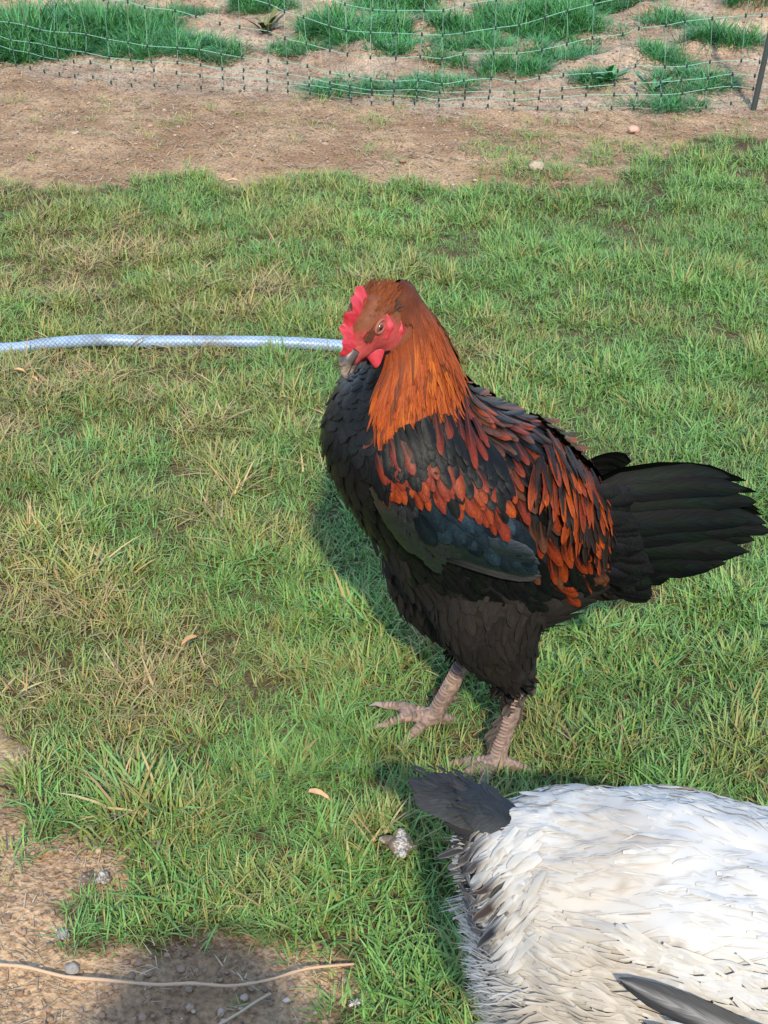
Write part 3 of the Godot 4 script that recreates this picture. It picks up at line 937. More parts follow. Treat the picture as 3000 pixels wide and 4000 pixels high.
		var out: Vector3 = (hs * s + hf * 0.18).normalized()
		for i in 9:
			for k in 16:
				var th := 0.5 * PI * i / 8.0
				var ph := TAU * k / 16.0
				var d: Vector3 = out * cos(th) + (hf * cos(ph) + hu * sin(ph) * 0.8) * sin(th)
				mb.vert(ec + d * 0.0050, Color(0.01, 0.008, 0.006) if i < 4 else Color(0.22, 0.07, 0.02))
		for i in 8:
			for k in 16:
				mb.quad(i * 16 + k, (i + 1) * 16 + k, (i + 1) * 16 + (k + 1) % 16, i * 16 + (k + 1) % 16)
		var wet := paint(0.08, 0.6)
		var eye := put("eye", mb.mesh(wet), t)
		mb = MB.new()
		var ring := []
		for k in 19:
			var ph := TAU * k / 18.0
			ring.append(ec + out * 0.0022 + (hf * cos(ph) * 1.15 + hu * sin(ph) * 0.78) * 0.0062)
		tube(mb, ring, [0.0015], 6, Color(0.20, 0.075, 0.05))
		put("eyelid", mb.mesh(skin), eye)
	# beak
	var horn := paint(0.4, 0.5)
	for part in [[[0.040, 0.001, 0.0090], [0.052, 0.002, 0.0078], [0.058, -0.001, 0.006], [0.0635, -0.005, 0.0036], [0.0665, -0.0095, 0.0010]], [[0.040, -0.008, 0.0066], [0.050, -0.009, 0.0050], [0.056, -0.0105, 0.0036], [0.0605, -0.012, 0.0012]]]:
		var mb := MB.new()
		var pts := []
		var rad := []
		for p in part:
			pts.append(H.call(p[0], p[1], 0)); rad.append(p[2])
		pts = smooth_line(pts, 4)
		var fine := []
		for i in pts.size():
			var f := i / 4.0
			var i0 := mini(int(f), rad.size() - 2)
			fine.append(lerpf(rad[i0], rad[i0 + 1], f - i0))
		tube(mb, pts, fine, 12, Color.WHITE)
		for i in mb.v.size():
			var a := (mb.v[i] - hc).dot(hf)
			var n := fine_noise.get_noise_3dv(mb.v[i] * 400.0)
			mb.c[i] = Color(0.045, 0.035, 0.028).lerp(Color(0.40, 0.30, 0.22), smoothstep(0.054, 0.070, a + n * 0.012))
		put("beak", mb.mesh(horn), t)

	# plumage: feathers laid over the body from tail to head
	var breast := softly(0.5)
	var down := softly(0.6)
	var back := softly(0.6)
	for i in 46:
		var u := 0.97 - i * 0.0188
		var rings := 34
		for k in rings:
			var th := -PI + TAU * (k + (0.5 if i % 2 else 0.0)) / rings + rr(-0.06, 0.06)
			var uu := u + rr(-0.008, 0.008)
			var at := absf(th)
			if uu < 0.12: continue
			var p := lf.at(uu, th)
			if at > deg_to_rad(112 if uu < 0.27 else 100) or (uu > 0.32 and at > 1.3 and uu < 0.6) or uu >= 0.6 and at > 1.35:
				# breast and belly
				var low := smoothstep(0.325, 0.265, p.y + 0.25 * (p.x + 0.1))
				if rng.randf() < low:
					lay(down, lf, uu, th, rr(-0.3, 0.3), rr(0.030, 0.046), rr(0.008, 0.013), 3 if rng.randf() < 0.5 else 0, [FLUFF, shade(FLUFF, rr(0.75, 1.35)), shade(FLUFF, 1.15), shade(FLUFF, 1.2)], 0.001, rr(0.004, 0.011), 0.5)
				else:
					lay(breast, lf, uu, th, rr(-0.2, 0.2), rr(0.024, 0.038), rr(0.006, 0.0105), 0, [BLACK, shade(BLACK, rr(0.9, 1.5)), shade(BLACK, 1.5), shade(BLACK, 1.6)], 0.001, rr(0.003, 0.0065), 0.5)
			elif uu > 0.30:
				# back and shoulders: black with red brown tips
				var r := rng.randf()
				var tipc := BLACK
				if r < 0.48: tipc = RED.lerp(RUST, rng.randf() * 0.5)
				elif r < 0.70: tipc = Color(0.09, 0.035, 0.018)
				lay(back, lf, uu, th, signf(th) * rr(0.1, 0.8), rr(0.028, 0.042), rr(0.0040, 0.0066), 0, [BLACK, tipc, shade(tipc, 0.75), shade(tipc, 1.25)], 0.0015, rr(0.004, 0.010), rr(0.5, 0.75))
	put("breast_feathers", breast.mesh(gloss), t, "stuff")
	put("belly_down", down.mesh(matte), t, "stuff")
	put("back_feathers", back.mesh(satin), t, "stuff")

	# thighs
	for s in [1.0, -1.0]:
		var mb := softly(0.8)
		var tl := Loft.new()
		var st := []
		for q in THIGH:
			var dx := -0.05 if s < 0 else 0.0
			var dy := -0.012 if s < 0 else 0.0
			st.append([q[0] + dx, q[1] + dy, q[2] + dx, q[3] + dy, q[4], s * (q[5] if q.size() > 5 else 0.045)])
		tl.st = st
		for i in 20:
			for k in 24:
				var u := 0.96 - i * 0.048 + rr(-0.02, 0.02)
				var th := TAU * (k + 0.5 * (i % 2)) / 24 + rr(-0.12, 0.12)
				var c := shade(FLUFF, rr(0.75, 1.3))
				lay(mb, tl, maxf(u, 0.0), th, rr(-0.4, 0.4), rr(0.022, 0.036) * (0.65 if u > 0.8 else 1.0), rr(0.004, 0.008) * (0.7 if u > 0.8 else 1.0), 0 if rng.randf() < 0.6 else 3, [shade(c, 0.85), c, shade(c, 1.1), shade(c, 1.25)], 0.001, rr(0.002, 0.007), 0.5)
		tl.grid(mb, 16, 20, func(_p: Vector3) -> Color: return FLUFF)
		# short feathers down the outer shank
		for i in 30:
			var f := i / 29.0
			var a := (Vector3(0.036, 0.122, 0.040) if s > 0 else Vector3(-0.020, 0.106, -0.042)).lerp(Vector3(0.004, 0.03, 0.038) if s > 0 else Vector3(-0.060, 0.03, -0.040), f)
			a += Vector3(rr(-0.008, 0.008), 0, rr(-0.004, 0.001) * s)
			quill(mb, a, a + Vector3(rr(-0.006, 0.004), -0.010, 0.006 * s), a + Vector3(rr(-0.016, 0.004), rr(-0.024, -0.014), 0.006 * s), Vector3(0, 0.3, s), 0.0045, 0, [FLUFF, Color(0.075, 0.06, 0.05), Color(0.10, 0.08, 0.065), FLUFF], 0.4)
		put("thigh_feathers", mb.mesh(matte), t, "stuff")

	# wings: rows of feathers over the flank
	for s in [1.0, -1.0]:
		var wing := Node3D.new()
		wing.name = "wing"
		t.add_child(wing, true)
		var W := func(w: float, q: float) -> Vector2:
			var f := clampf(w, 0, 1) * (WING.size() - 1)
			var i := mini(int(f), WING.size() - 2)
			var a: Array = WING[i]
			var b: Array = WING[i + 1]
			return Vector2(a[0], a[1]).lerp(Vector2(b[0], b[1]), f - i).lerp(Vector2(a[2], a[3]).lerp(Vector2(b[2], b[3]), f - i), q)
		var on := func(mb: MB, start: Vector2, dirv: Vector2, long: float, wide: float, shape: int, cols: Array, off0: float, off1: float, tip := 0.5) -> void:
			var path := []
			var nrm := []
			for q in ROWS:
				var p: Vector2 = start + dirv * long * q
				var z := flank_z(p.x, p.y) + lerpf(off0, off1, q)
				path.append(Vector3(p.x, p.y, z * s))
				var gx := (flank_z(p.x + 0.012, p.y) - flank_z(p.x - 0.012, p.y)) / 0.024
				var gy := (flank_z(p.x, p.y + 0.012) - flank_z(p.x, p.y - 0.012)) / 0.024
				nrm.append(Vector3(-clampf(gx, -1.5, 1.5), -clampf(gy, -1.5, 1.5), s).normalized())
			for i in range(1, path.size() - 1):
				path[i].z = (path[i - 1].z + path[i].z * 2 + path[i + 1].z) * 0.25
			feather(mb, path, nrm, wide, shape, cols, tip, 0.10)
		# flight feathers: long quills along the lower edge, each its own part
		for i in 8:
			var f := i / 7.0
			var mb := softly(0.55)
			var st: Vector2 = W.call(lerpf(0.30, 0.42, f), lerpf(0.92, 0.62, f))
			var en: Vector2 = W.call(lerpf(0.98, 0.94, f), lerpf(1.0, 0.0, f)) + Vector2(0.004 * rr(-1, 1), 0)
			var c := Color(0.035, 0.034, 0.033) if i < 2 else Color(0.009, 0.013, 0.015)
			on.call(mb, st, (en - st).normalized(), (en - st).length(), 0.010, 2, [BLACK, c, shade(c, 1.35), shade(c, 1.7)], 0.012 + 0.0010 * i, 0.016 + 0.0012 * i, 0.35)
			put("flight_feather", mb.mesh(gloss if i < 2 else blue), wing)
		var small := softly(0.6)
		for i in 9:
			for k in 9:
				var w := lerpf(0.0, 0.34 + 0.02 * i, (k + 0.5 * (i % 2)) / 9.0) + rr(-0.015, 0.015)
				var st: Vector2 = W.call(w, lerpf(0.98, 0.42, i / 8.0))
				on.call(small, st, Vector2(0.72, -0.55).rotated(rr(-0.2, 0.2)), rr(0.03, 0.04), rr(0.007, 0.010), 0, [BLACK, Color(0.008, 0.011, 0.012), Color(0.009, 0.012, 0.013), Color(0.011, 0.014, 0.015)], 0.012, 0.016 + rr(0, 0.003), 0.5)
		put("lower_coverts", small.mesh(blue), wing, "stuff")
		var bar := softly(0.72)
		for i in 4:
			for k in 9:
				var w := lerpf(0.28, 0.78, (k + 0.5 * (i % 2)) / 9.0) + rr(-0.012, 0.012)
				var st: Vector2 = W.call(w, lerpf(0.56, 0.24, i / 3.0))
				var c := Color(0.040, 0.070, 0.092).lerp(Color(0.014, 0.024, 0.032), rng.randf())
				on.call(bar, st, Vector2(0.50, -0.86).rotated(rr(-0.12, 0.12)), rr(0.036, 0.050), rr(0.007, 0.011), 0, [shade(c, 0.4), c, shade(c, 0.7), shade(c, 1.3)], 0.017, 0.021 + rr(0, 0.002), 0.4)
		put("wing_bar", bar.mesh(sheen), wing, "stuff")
		var bow := softly(0.6)
		for i in 8:
			for k in 20:
				var w := lerpf(-0.02, 0.66, (k + 0.5 * (i % 2)) / 20.0) + rr(-0.012, 0.012)
				var q := lerpf(0.27, -0.14, i / 7.0)
				var st: Vector2 = W.call(w, q)
				var r := rng.randf()
				var c := BLACK
				if i < 4 and r < 0.66: c = RED.lerp(RUST, rng.randf() * rng.randf() * 0.8)
				elif i >= 4 and r < 0.22: c = RED
				on.call(bow, st, Vector2(0.22 + w * 0.35, -0.93).normalized().rotated(rr(-0.2, 0.2)), rr(0.024, 0.036), rr(0.0038, 0.0064), 0, [BLACK, c, shade(c, 0.7), shade(c, 1.3)], 0.019, 0.024 + rr(0, 0.005), rr(0.4, 0.7))
		put("wing_bow", bow.mesh(satin), wing, "stuff")

	# saddle: long narrow feathers hanging over the wing end
	var saddle := softly(0.5)
	for i in 11:
		for s in [1.0, -1.0]:
			for k in 13:
				var u := lerpf(0.54, 0.78, k / 12.0) + rr(-0.012, 0.012)
				var th: float = s * lerpf(0.66, 0.10, i / 10.0) + rr(-0.06, 0.06)
				var c := RED.lerp(RUST, rng.randf() * 0.8)
				if rng.randf() < 0.48: c = Color(0.022, 0.014, 0.010)
				lay(saddle, lf, u, th, s * rr(0.7, 1.2), rr(0.030, 0.046), rr(0.0036, 0.0060), 1 if rng.randf() < 0.6 else 0, [BLACK, c, shade(c, 1.15), shade(c, 0.6)], 0.010, rr(0.013, 0.022), rr(0.3, 0.55), rr(0.0, 0.006))
	put("saddle_feathers", saddle.mesh(satin), t, "stuff")

	# tail: separate long feathers, near side and far side fans
	for s in [1.0, -1.0]:
		for i in 15:
			var f := i / 14.0
			var mb := softly(0.55)
			var root2 := Vector2(lerpf(0.088, 0.114, f), lerpf(0.336, 0.246, f))
			var fan := [Vector2(0.240, 0.352), Vector2(0.258, 0.342), Vector2(0.282, 0.306), Vector2(0.270, 0.328), Vector2(0.284, 0.296), Vector2(0.262, 0.312), Vector2(0.272, 0.286), Vector2(0.252, 0.298), Vector2(0.258, 0.280), Vector2(0.250, 0.270), Vector2(0.238, 0.266), Vector2(0.222, 0.261), Vector2(0.204, 0.256), Vector2(0.184, 0.252), Vector2(0.160, 0.244)]
			var end2: Vector2 = fan[i] + Vector2(rr(-0.004, 0.004), rr(-0.003, 0.003))
			var mid2 := root2.lerp(end2, 0.5) + Vector2(0, lerpf(0.026, -0.004, f))
			var z0: float = s * (0.010 + 0.022 * sin(PI * f))
			var z1: float = s * (0.004 + 0.030 * f + 0.004 * (i % 3))
			var c := Color(0.0055, 0.0075, 0.0062) if i % 2 else Color(0.007, 0.0085, 0.0075)
			quill(mb, Vector3(root2.x, root2.y, z0), Vector3(mid2.x, mid2.y, lerpf(z0, z1, 0.5) + s * 0.007), Vector3(end2.x, end2.y, z1), Vector3(0.05, 0.55 - 0.5 * f, s).normalized(), lerpf(0.0125, 0.0155, f), 2, [BLACK, c, shade(c, 0.7), shade(c, 1.4)], 0.3, 0.12)
			put("tail_feather", mb.mesh(vane), t)
	var cov := softly(0.6)
	for s in [1.0, -1.0]:
		for i in 26:
			var f := i / 25.0
			var a := Vector3(lerpf(0.085, 0.112, f) + rr(-0.008, 0.008), lerpf(0.35, 0.235, f), s * (0.028 + 0.016 * sin(PI * f) + rr(-0.004, 0.004)))
			var dirv := Vector3(1, lerpf(0.15, -0.25, f) + rr(-0.15, 0.15), 0).normalized() * rr(0.035, 0.055)
			var c := shade(BLACK, rr(0.9, 1.5)) if rng.randf() < 0.8 else Color(0.010, 0.010, 0.013)
			quill(cov, a, a + dirv * 0.5 + Vector3(0, 0.004, s * 0.006), a + dirv + Vector3(0, -0.004, 0), Vector3(0, 0.25, s).normalized(), rr(0.010, 0.014), 0, [BLACK, c, shade(c, 1.3), shade(c, 1.5)], 0.4, 0.3)
		for i in 16:
			var a := Vector3(rr(0.05, 0.10), rr(0.222, 0.25), s * rr(0.0, 0.03))
			quill(cov, a, a + Vector3(0.02, -0.006, 0.004 * s), a + Vector3(rr(0.03, 0.045), rr(-0.014, 0.004), 0), Vector3(0, -0.2, s).normalized(), rr(0.007, 0.011), 3, [FLUFF, FLUFF, shade(FLUFF, 1.3), FLUFF], 0.4, 0.2)
	put("tail_coverts", cov.mesh(vane), t, "stuff")

	# hackle: layers of long narrow rust coloured feathers round the neck
	var hackle := softly(0.45)
	for i in 34:
		var f := i / 33.0
		var rings := int(lerpf(64, 34, f))
		for k in rings:
			var th := lerpf(-1.0, 1.0, (k + 0.5 * (i % 2)) / rings) * deg_to_rad(lerpf(104, 118, f)) + rr(-0.04, 0.04)
			var side := minf(absf(th) / 1.75, 1.0)
			var u := lerpf(lerpf(0.21, 0.298, side), 0.02, f) + rr(-0.006, 0.006)
			var p := lf.at(u, th)
			var q := p - hc
			if q.dot(hf) > -0.020 and q.dot(hs) > 0.0 and q.length() < 0.041: continue
			var crown := smoothstep(0.185, 0.085, u)
			var c := RUST.lerp(Color(0.27, 0.046, 0.006), rng.randf()).lerp(Color(0.11, 0.028, 0.010), crown * 0.9)
			var tipc := shade(c, rr(0.95, 1.3))
			if rng.randf() < 0.16 and crown < 0.3: tipc = Color(0.13, 0.028, 0.007)
			elif rng.randf() < 0.18 and crown < 0.3: tipc = Color(0.44, 0.105, 0.010)
			var l := lerpf(rr(0.046, 0.066), rr(0.014, 0.024), crown)
			lay(hackle, lf, u, th, signf(th) * lerpf(0.42, 0.02, side) + rr(-0.12, 0.12), l, rr(0.0024, 0.0038) * lerpf(1.0, 0.8, crown), 1, [shade(c, 0.7), tipc, shade(tipc, 1.1), shade(c, 0.7)], 0.004, lerpf(rr(0.007, 0.016), 0.004, crown), 0.4)
	put("hackle_feathers", hackle.mesh(satin), t, "stuff")
	# ear tuft and face bristles
	var tuftm := MB.new()
	for s in [1.0, -1.0]:
		for i in 46:
			var a: Vector3 = H.call(rr(-0.014, -0.002), rr(-0.014, 0.006), s * rr(0.017, 0.021))
			var e: Vector3 = (-hf * rr(0.4, 1.0) - hu * rr(-0.2, 0.7) + hs * s * 0.3).normalized() * rr(0.007, 0.014)
			quill(tuftm, a, a + e * 0.5 + hs * s * 0.002, a + e, hs * s, 0.0014, 1, [Color(0.05, 0.038, 0.03), Color(0.075, 0.06, 0.048), Color(0.09, 0.07, 0.06), Color(0.05, 0.04, 0.03)])
		for i in 150:
			var ba := rr(-0.002, 0.030)
			var bh := rr(0.008, 0.017) - maxf(0, ba - 0.014) * 0.4
			var a: Vector3 = H.call(ba, bh, s * sqrt(maxf(0.0, 0.0212 * 0.0212 * (1.0 - maxf(0, ba - 0.012) * 14.0) - bh * bh)))
			if (a - H.call(0.010, 0.004, s * 0.0185)).length() < 0.009: continue
			var e: Vector3 = (-hf * 1.0 + hu * rr(-0.3, 0.3) + hs * s * 0.15).normalized() * rr(0.004, 0.008)
			var c := Color(0.075, 0.030, 0.018).lerp(Color(0.16, 0.05, 0.02), rng.randf())
			quill(tuftm, a, a + e * 0.5 + hs * s * 0.0012, a + e, hs * s, 0.0010, 1, [c, c, shade(c, 1.2), c])
		for i in 60:
			var a: Vector3 = H.call(rr(-0.006, 0.024), rr(-0.028, -0.018), s * rr(0.010, 0.016))
			var e: Vector3 = (-hf * rr(0.2, 0.8) - hu * rr(0.4, 1.0)).normalized() * rr(0.008, 0.014)
			quill(tuftm, a, a + e * 0.5 + hs * s * 0.002, a + e, hs * s, 0.0016, 1, [Color(0.03, 0.024, 0.02), Color(0.04, 0.03, 0.025), Color(0.05, 0.04, 0.03), Color(0.03, 0.02, 0.02)])
	put("ear_tuft", tuftm.mesh(matte), t, "stuff")
	var cap := softly(0.6)
	for i in 1100:
		var d := Vector3(rr(-1, 1), rr(-1, 1), rr(-1, 1)).normalized()
		var a := lerpf(-0.024, 0.020, rng.randf())
		if d.y < 0.0 and a > -0.004: continue
		if a > 0.0 and d.y < 0.40: continue
		var r := 0.0225 if a < 0.006 else 0.0200
		var p: Vector3 = H.call(a, d.y * r, d.z * r) if a > -0.004 else hc + hf * -0.004 - hu * 0.004 + (hf * -absf(d.x) + hu * d.y + hs * d.z).normalized() * 0.0215
		var up := (hu * d.y + hs * d.z - hf * (absf(d.x) if a < -0.004 else 0.1)).normalized()
		var e := (-hf - hu * 0.25 * signf(-d.y) + Vector3(0.2, -0.25, 0)).normalized() * rr(0.008, 0.014)
		var c := Color(0.135, 0.038, 0.014).lerp(Color(0.22, 0.055, 0.014), rng.randf())
		quill(cap, p, p + e * 0.5 + up * 0.0022, p + e + up * 0.001, up, rr(0.0012, 0.002), 1, [shade(c, 0.8), c, shade(c, 1.1), shade(c, 0.8)])
	put("crown_feathers", cap.mesh(matte), t, "stuff")

# ------------------------------------------------------------------ the hen, facing +x in its own axes, near side +z
const HEN := [[0.33, 0.085, 0.325, 0.120, 0.018, 0.0], [0.30, 0.085, 0.315, 0.150, 0.032, 0.0], [0.265, 0.095, 0.275, 0.205, 0.05, 0.0], [0.225, 0.105, 0.225, 0.245, 0.078, 0.0], [0.15, 0.108, 0.15, 0.288, 0.108, 0.0], [0.09, 0.110, 0.09, 0.312, 0.119, 0.0], [0.02, 0.110, 0.02, 0.328, 0.121, 0.0], [-0.05, 0.112, -0.05, 0.336, 0.118, 0.0], [-0.11, 0.114, -0.11, 0.335, 0.104, 0.0], [-0.150, 0.124, -0.152, 0.331, 0.084, 0.0], [-0.168, 0.148, -0.180, 0.322, 0.058, 0.0], [-0.176, 0.180, -0.194, 0.310, 0.032, 0.0], [-0.184, 0.230, -0.200, 0.300, 0.010, 0.0]]

func hen_white(p: Vector3) -> Color:
	var c := Color(0.385, 0.362, 0.318)
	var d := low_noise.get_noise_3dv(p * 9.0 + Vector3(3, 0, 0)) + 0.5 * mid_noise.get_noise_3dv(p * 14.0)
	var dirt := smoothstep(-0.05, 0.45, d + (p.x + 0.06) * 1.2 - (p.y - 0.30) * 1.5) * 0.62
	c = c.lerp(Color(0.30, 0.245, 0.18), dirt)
	var speck := fine_noise.get_noise_3dv(p * 120.0)
	if speck > 0.52 and p.y > 0.30 and p.x > -0.09: c = c.lerp(Color(0.15, 0.105, 0.07), 0.6)
	return c

func make_hen() -> void:
	var at := Vector3(0.262, ground_y(0.26, -0.77), -0.768)
	var t := thing("hen", "white hen with grey black tail and one dark wing quill in the foreground", "hen", at, deg_to_rad(-12))
	var soft := plume(0.9, 0.25)
	soft.rim_enabled = true; soft.rim = 0.2
	soft.backlight_enabled = true
	soft.backlight = Color(0.25, 0.24, 0.22)
	var dark := plume(0.6, 0.35)
	var skin := paint(0.6, 0.4)
	var lf := Loft.new()
	lf.st = HEN
	lf.lumps = noise(FastNoiseLite.TYPE_SIMPLEX_SMOOTH, 1.0, 15, 1)
	var body := MB.new()
	lf.grid(body, 110, 90, func(p: Vector3) -> Color: return hen_white(p))
	var leg := func(_p: Vector3) -> Color: return Color(0.48, 0.36, 0.28)
	var claws := []
	for s in [1.0, -1.0]:
		var bones := [[Vector3(0.03, 0.16, 0.05 * s), Vector3(-0.005, 0.085, 0.048 * s), 0.03, 0.012], [Vector3(-0.005, 0.085, 0.048 * s), Vector3(0.012, 0.014, 0.046 * s), 0.0085, 0.0085]]
		toes(Vector3(0.012, 0.012, 0.046 * s), [[Vector3(0.05, -0.006, 0), 0.004], [Vector3(0.036, -0.006, 0.03), 0.004], [Vector3(0.036, -0.006, -0.03), 0.004], [Vector3(-0.03, -0.006, 0.004), 0.003]], bones, claws)
		nets(body, bones, 0.0034, 0.008, leg)
	# lowered head, pecking
	nets(body, [[Vector3(0.31, 0.115, 0), Vector3(0.345, 0.085, 0), 0.026, 0.02], [Vector3(0.345, 0.085, 0), Vector3(0.372, 0.065, 0), 0.018, 0.010]], 0.003, 0.008, func(p: Vector3) -> Color: return Color(0.72, 0.70, 0.66) if p.x < 0.348 else Color(0.45, 0.09, 0.07))
	put("body", body.mesh(skin), t)
	for c in claws:
		var mb := MB.new()
		tube(mb, [c[0] - (c[1] - c[0]) * 0.2, c[0].lerp(c[1], 0.5), c[1]], [0.0036, 0.0026, 0.0006], 6, Color(0.4, 0.33, 0.27))
		put("claw", mb.mesh(skin), t)
	var mb2 := MB.new()
	tube(mb2, [Vector3(0.372, 0.066, 0), Vector3(0.386, 0.055, 0), Vector3(0.393, 0.045, 0)], [0.008, 0.005, 0.001], 8, Color(0.4, 0.3, 0.2))
	put("beak", mb2.mesh(skin), t)
	mb2 = MB.new()
	nets(mb2, [[Vector3(0.335, 0.108, 0), Vector3(0.358, 0.094, 0), 0.005, 0.006], [Vector3(0.358, 0.094, 0), Vector3(0.372, 0.078, 0), 0.006, 0.004]], 0.002, 0.004, func(_p: Vector3) -> Color: return Color(0.5, 0.05, 0.05))
	put("comb", mb2.mesh(skin), t)
	for s in [1.0, -1.0]:
		mb2 = MB.new()
		nets(mb2, [[Vector3(0.353, 0.083, 0.0165 * s), Vector3(0.3532, 0.083, 0.0165 * s), 0.0042, 0.0042]], 0.0012, 0.002, func(_p: Vector3) -> Color: return Color(0.05, 0.025, 0.01))
		put("eye", mb2.mesh(paint(0.1, 0.6)), t)

	# body feathers
	var plum := softly(0.95)
	var fluff := softly(0.8)
	for i in 92:
		var u := 0.985 - i * 0.0098
		var rings := 56
		for k in rings:
			var th := -PI + TAU * (k + 0.5 * (i % 2)) / rings + rr(-0.08, 0.08)
			var uu := clampf(u + rr(-0.008, 0.008), 0.04, 0.99)
			var p := lf.at(uu, th)
			if p.y < 0.16 and p.x > -0.04 and rng.randf() < 0.6: continue
			var c := shade(hen_white(p), rr(0.975, 1.02))
			var rear := smoothstep(-0.02, -0.13, p.x) * smoothstep(0.27, 0.21, p.y)
			if p.y < 0.15 or rng.randf() < rear:
				lay(fluff, lf, uu, th, rr(-0.4, 0.4) + signf(th) * 0.35, rr(0.022, 0.038), rr(0.0022, 0.0045), 3, [c, shade(c, 1.03), c, c], 0.001, rr(0.004, 0.013), 0.5, 0.004)
			else:
				var far := 0.35 if th < 0.1 else 1.0
				if rng.randf() < 0.3:
					lay(plum, lf, uu, th, signf(th) * rr(-0.1, 0.45), rr(0.024, 0.040), rr(0.003, 0.006), 3, [c, c, c, c], 0.0002, rr(0.0006, 0.0016) * far, 0.5, 0.0, 0.04)
				else:
					lay(plum, lf, uu, th, signf(th) * rr(-0.2, 0.6), rr(0.016, 0.036), rr(0.0005, 0.0014), 1, [c, shade(c, 1.02), c, c], 0.0004, rr(0.0008, 0.0026) * far, 0.5, 0.0, 0.1)
	# wispy hair ends over the rear
	for i in 1500:
		var u := rr(0.72, 0.98)
		var th := rr(0.7, 2.6) * (1.0 if rng.randf() < 0.75 else -1.0)
		var p := lf.at(u, th)
		if p.y > 0.25: continue
		var c := shade(hen_white(p), rr(0.95, 1.08))
		lay(fluff, lf, u, th, rr(-0.5, 0.5) + signf(th) * 0.4, rr(0.02, 0.036), rr(0.0007, 0.0014), 1, [c, c, c, c], 0.004, rr(0.010, 0.022), 0.5, 0.005)
	put("body_feathers", plum.mesh(soft), t, "stuff")
	put("rear_fluff", fluff.mesh(soft), t, "stuff")
	# marked feathers round the tail base: white with dark brown streaks
	var marked := softly(0.7)
	for i in 260:
		var u := rr(0.72, 0.92)
		var th := rr(0.15, 1.55)
		if rng.randf() < 0.3: th = -rr(0.1, 1.3)
		var p := lf.at(u, th)
		var c := hen_white(p).lerp(Color(0.36, 0.33, 0.28), 0.4)
		var tipc := c
		if rng.randf() < 0.62 and u > 0.76 and absf(th) > 0.4: tipc = Color(0.055, 0.035, 0.025).lerp(Color(0.018, 0.018, 0.020), rng.randf())
		lay(marked, lf, u, th, signf(th) * rr(0.5, 1.2), rr(0.026, 0.044), rr(0.0026, 0.0058), 0 if rng.randf() < 0.5 else 1, [c, tipc, c, c.lerp(tipc, 0.8)], 0.002, rr(0.003, 0.009), rr(0.3, 0.65), 0.003)
	for q in [[0.80, 0.62, 0], [0.83, 0.50, 1], [0.85, 0.75, 0], [0.87, 0.95, 0], [0.84, 1.05, 0], [0.80, 0.95, 0], [0.82, 1.25, 0], [0.78, 1.15, 2], [0.86, 1.25, 0], [0.88, 0.60, 1], [0.90, 0.85, 0], [0.90, 1.15, 0], [0.76, 1.35, 0], [0.86, 1.45, 0], [0.80, 1.55, 0], [0.83, 0.32, 1], [0.86, 0.22, 1], [0.91, 0.45, 2], [0.92, 0.70, 1], [0.78, 0.78, 0], [0.82, 0.85, 0], [0.845, 1.15, 2], [0.865, 1.05, 0], [0.89, 1.32, 0], [0.81, 1.40, 0], [0.775, 0.98, 2], [0.90, 0.30, 1], [0.88, 1.5, 0], [0.84, 0.62, 0]]:
		var dk: Color = [Color(0.038, 0.024, 0.017), Color(0.025, 0.016, 0.016), Color(0.010, 0.011, 0.013)][q[2]]
		var cw := hen_white(lf.at(q[0], q[1]))
		lay(marked, lf, q[0] + rr(-0.01, 0.01), q[1] + rr(-0.05, 0.05), rr(0.0, 1.0), rr(0.024, 0.042), rr(0.0022, 0.0046), 0 if rng.randf() < 0.5 else 1, [cw, dk, cw.lerp(dk, 0.6), dk], 0.007, rr(0.009, 0.014), rr(0.2, 0.35), 0.003)
	put("marked_feathers", marked.mesh(soft), t, "stuff")
	# tail quills: a short tent of broad dark feathers
	var tq := [[-0.165, 0.314, -0.004, -0.252, 0.338, -0.012, 0.015, 0.1, 0], [-0.165, 0.314, 0.002, -0.246, 0.333, -0.002, 0.015, 0.3, 1], [-0.165, 0.314, -0.010, -0.240, 0.337, -0.024, 0.015, -0.2, 0], [-0.160, 0.318, -0.002, -0.214, 0.338, -0.008, 0.015, 0.15, 2], [-0.160, 0.316, 0.005, -0.210, 0.332, 0.004, 0.014, 0.45, 2], [-0.168, 0.306, 0.006, -0.220, 0.318, 0.006, 0.010, 0.9, 3], [-0.170, 0.300, 0.008, -0.214, 0.304, 0.010, 0.009, 1.3, 3], [-0.165, 0.308, -0.016, -0.224, 0.328, -0.030, 0.014, -0.6, 0], [-0.165, 0.300, -0.020, -0.212, 0.312, -0.036, 0.012, -1.0, 0]]
	for q in tq:
		var mb := softly(0.4)
		var a := Vector3(q[0], q[1], q[2])
		var b := Vector3(q[3], q[4], q[5])
		var c: Color = [Color(0.022, 0.021, 0.019), Color(0.028, 0.027, 0.024), Color(0.014, 0.016, 0.017), Color(0.008, 0.0075, 0.0075)][q[8]]
		quill(mb, a, a.lerp(b, 0.5) + Vector3(0, 0.010, q[2] * 0.2), b, Vector3(-0.15, 1, q[7]).normalized(), q[6], 0, [shade(c, 0.7), c, shade(c, 1.25), shade(c, 1.5)], 0.4, 0.25)
		for k in 7:
			var f := rr(0.4, 0.92)
			var w: float = rr(-1, 1) * q[6]
			var p := a.lerp(b, f) + Vector3(0, 0.010 * (1.0 - f) * f * 4.0 + 0.001, 0) + Vector3(-0.15, 1, q[7]).normalized().cross((b - a).normalized()) * w * 0.8
			var e := (b - a).normalized() * rr(0.008, 0.015) + Vector3(-0.15, 1, q[7]).normalized().cross((b - a).normalized()) * signf(w) * rr(0.0, 0.004)
			quill(mb, p, p + e * 0.5, p + e + Vector3(0, rr(-0.002, 0.002), 0), Vector3(-0.15, 1, q[7]).normalized(), rr(0.001, 0.003), 1, [c, c, shade(c, 1.3), c])
		put("tail_feather", mb.mesh(dark), t)
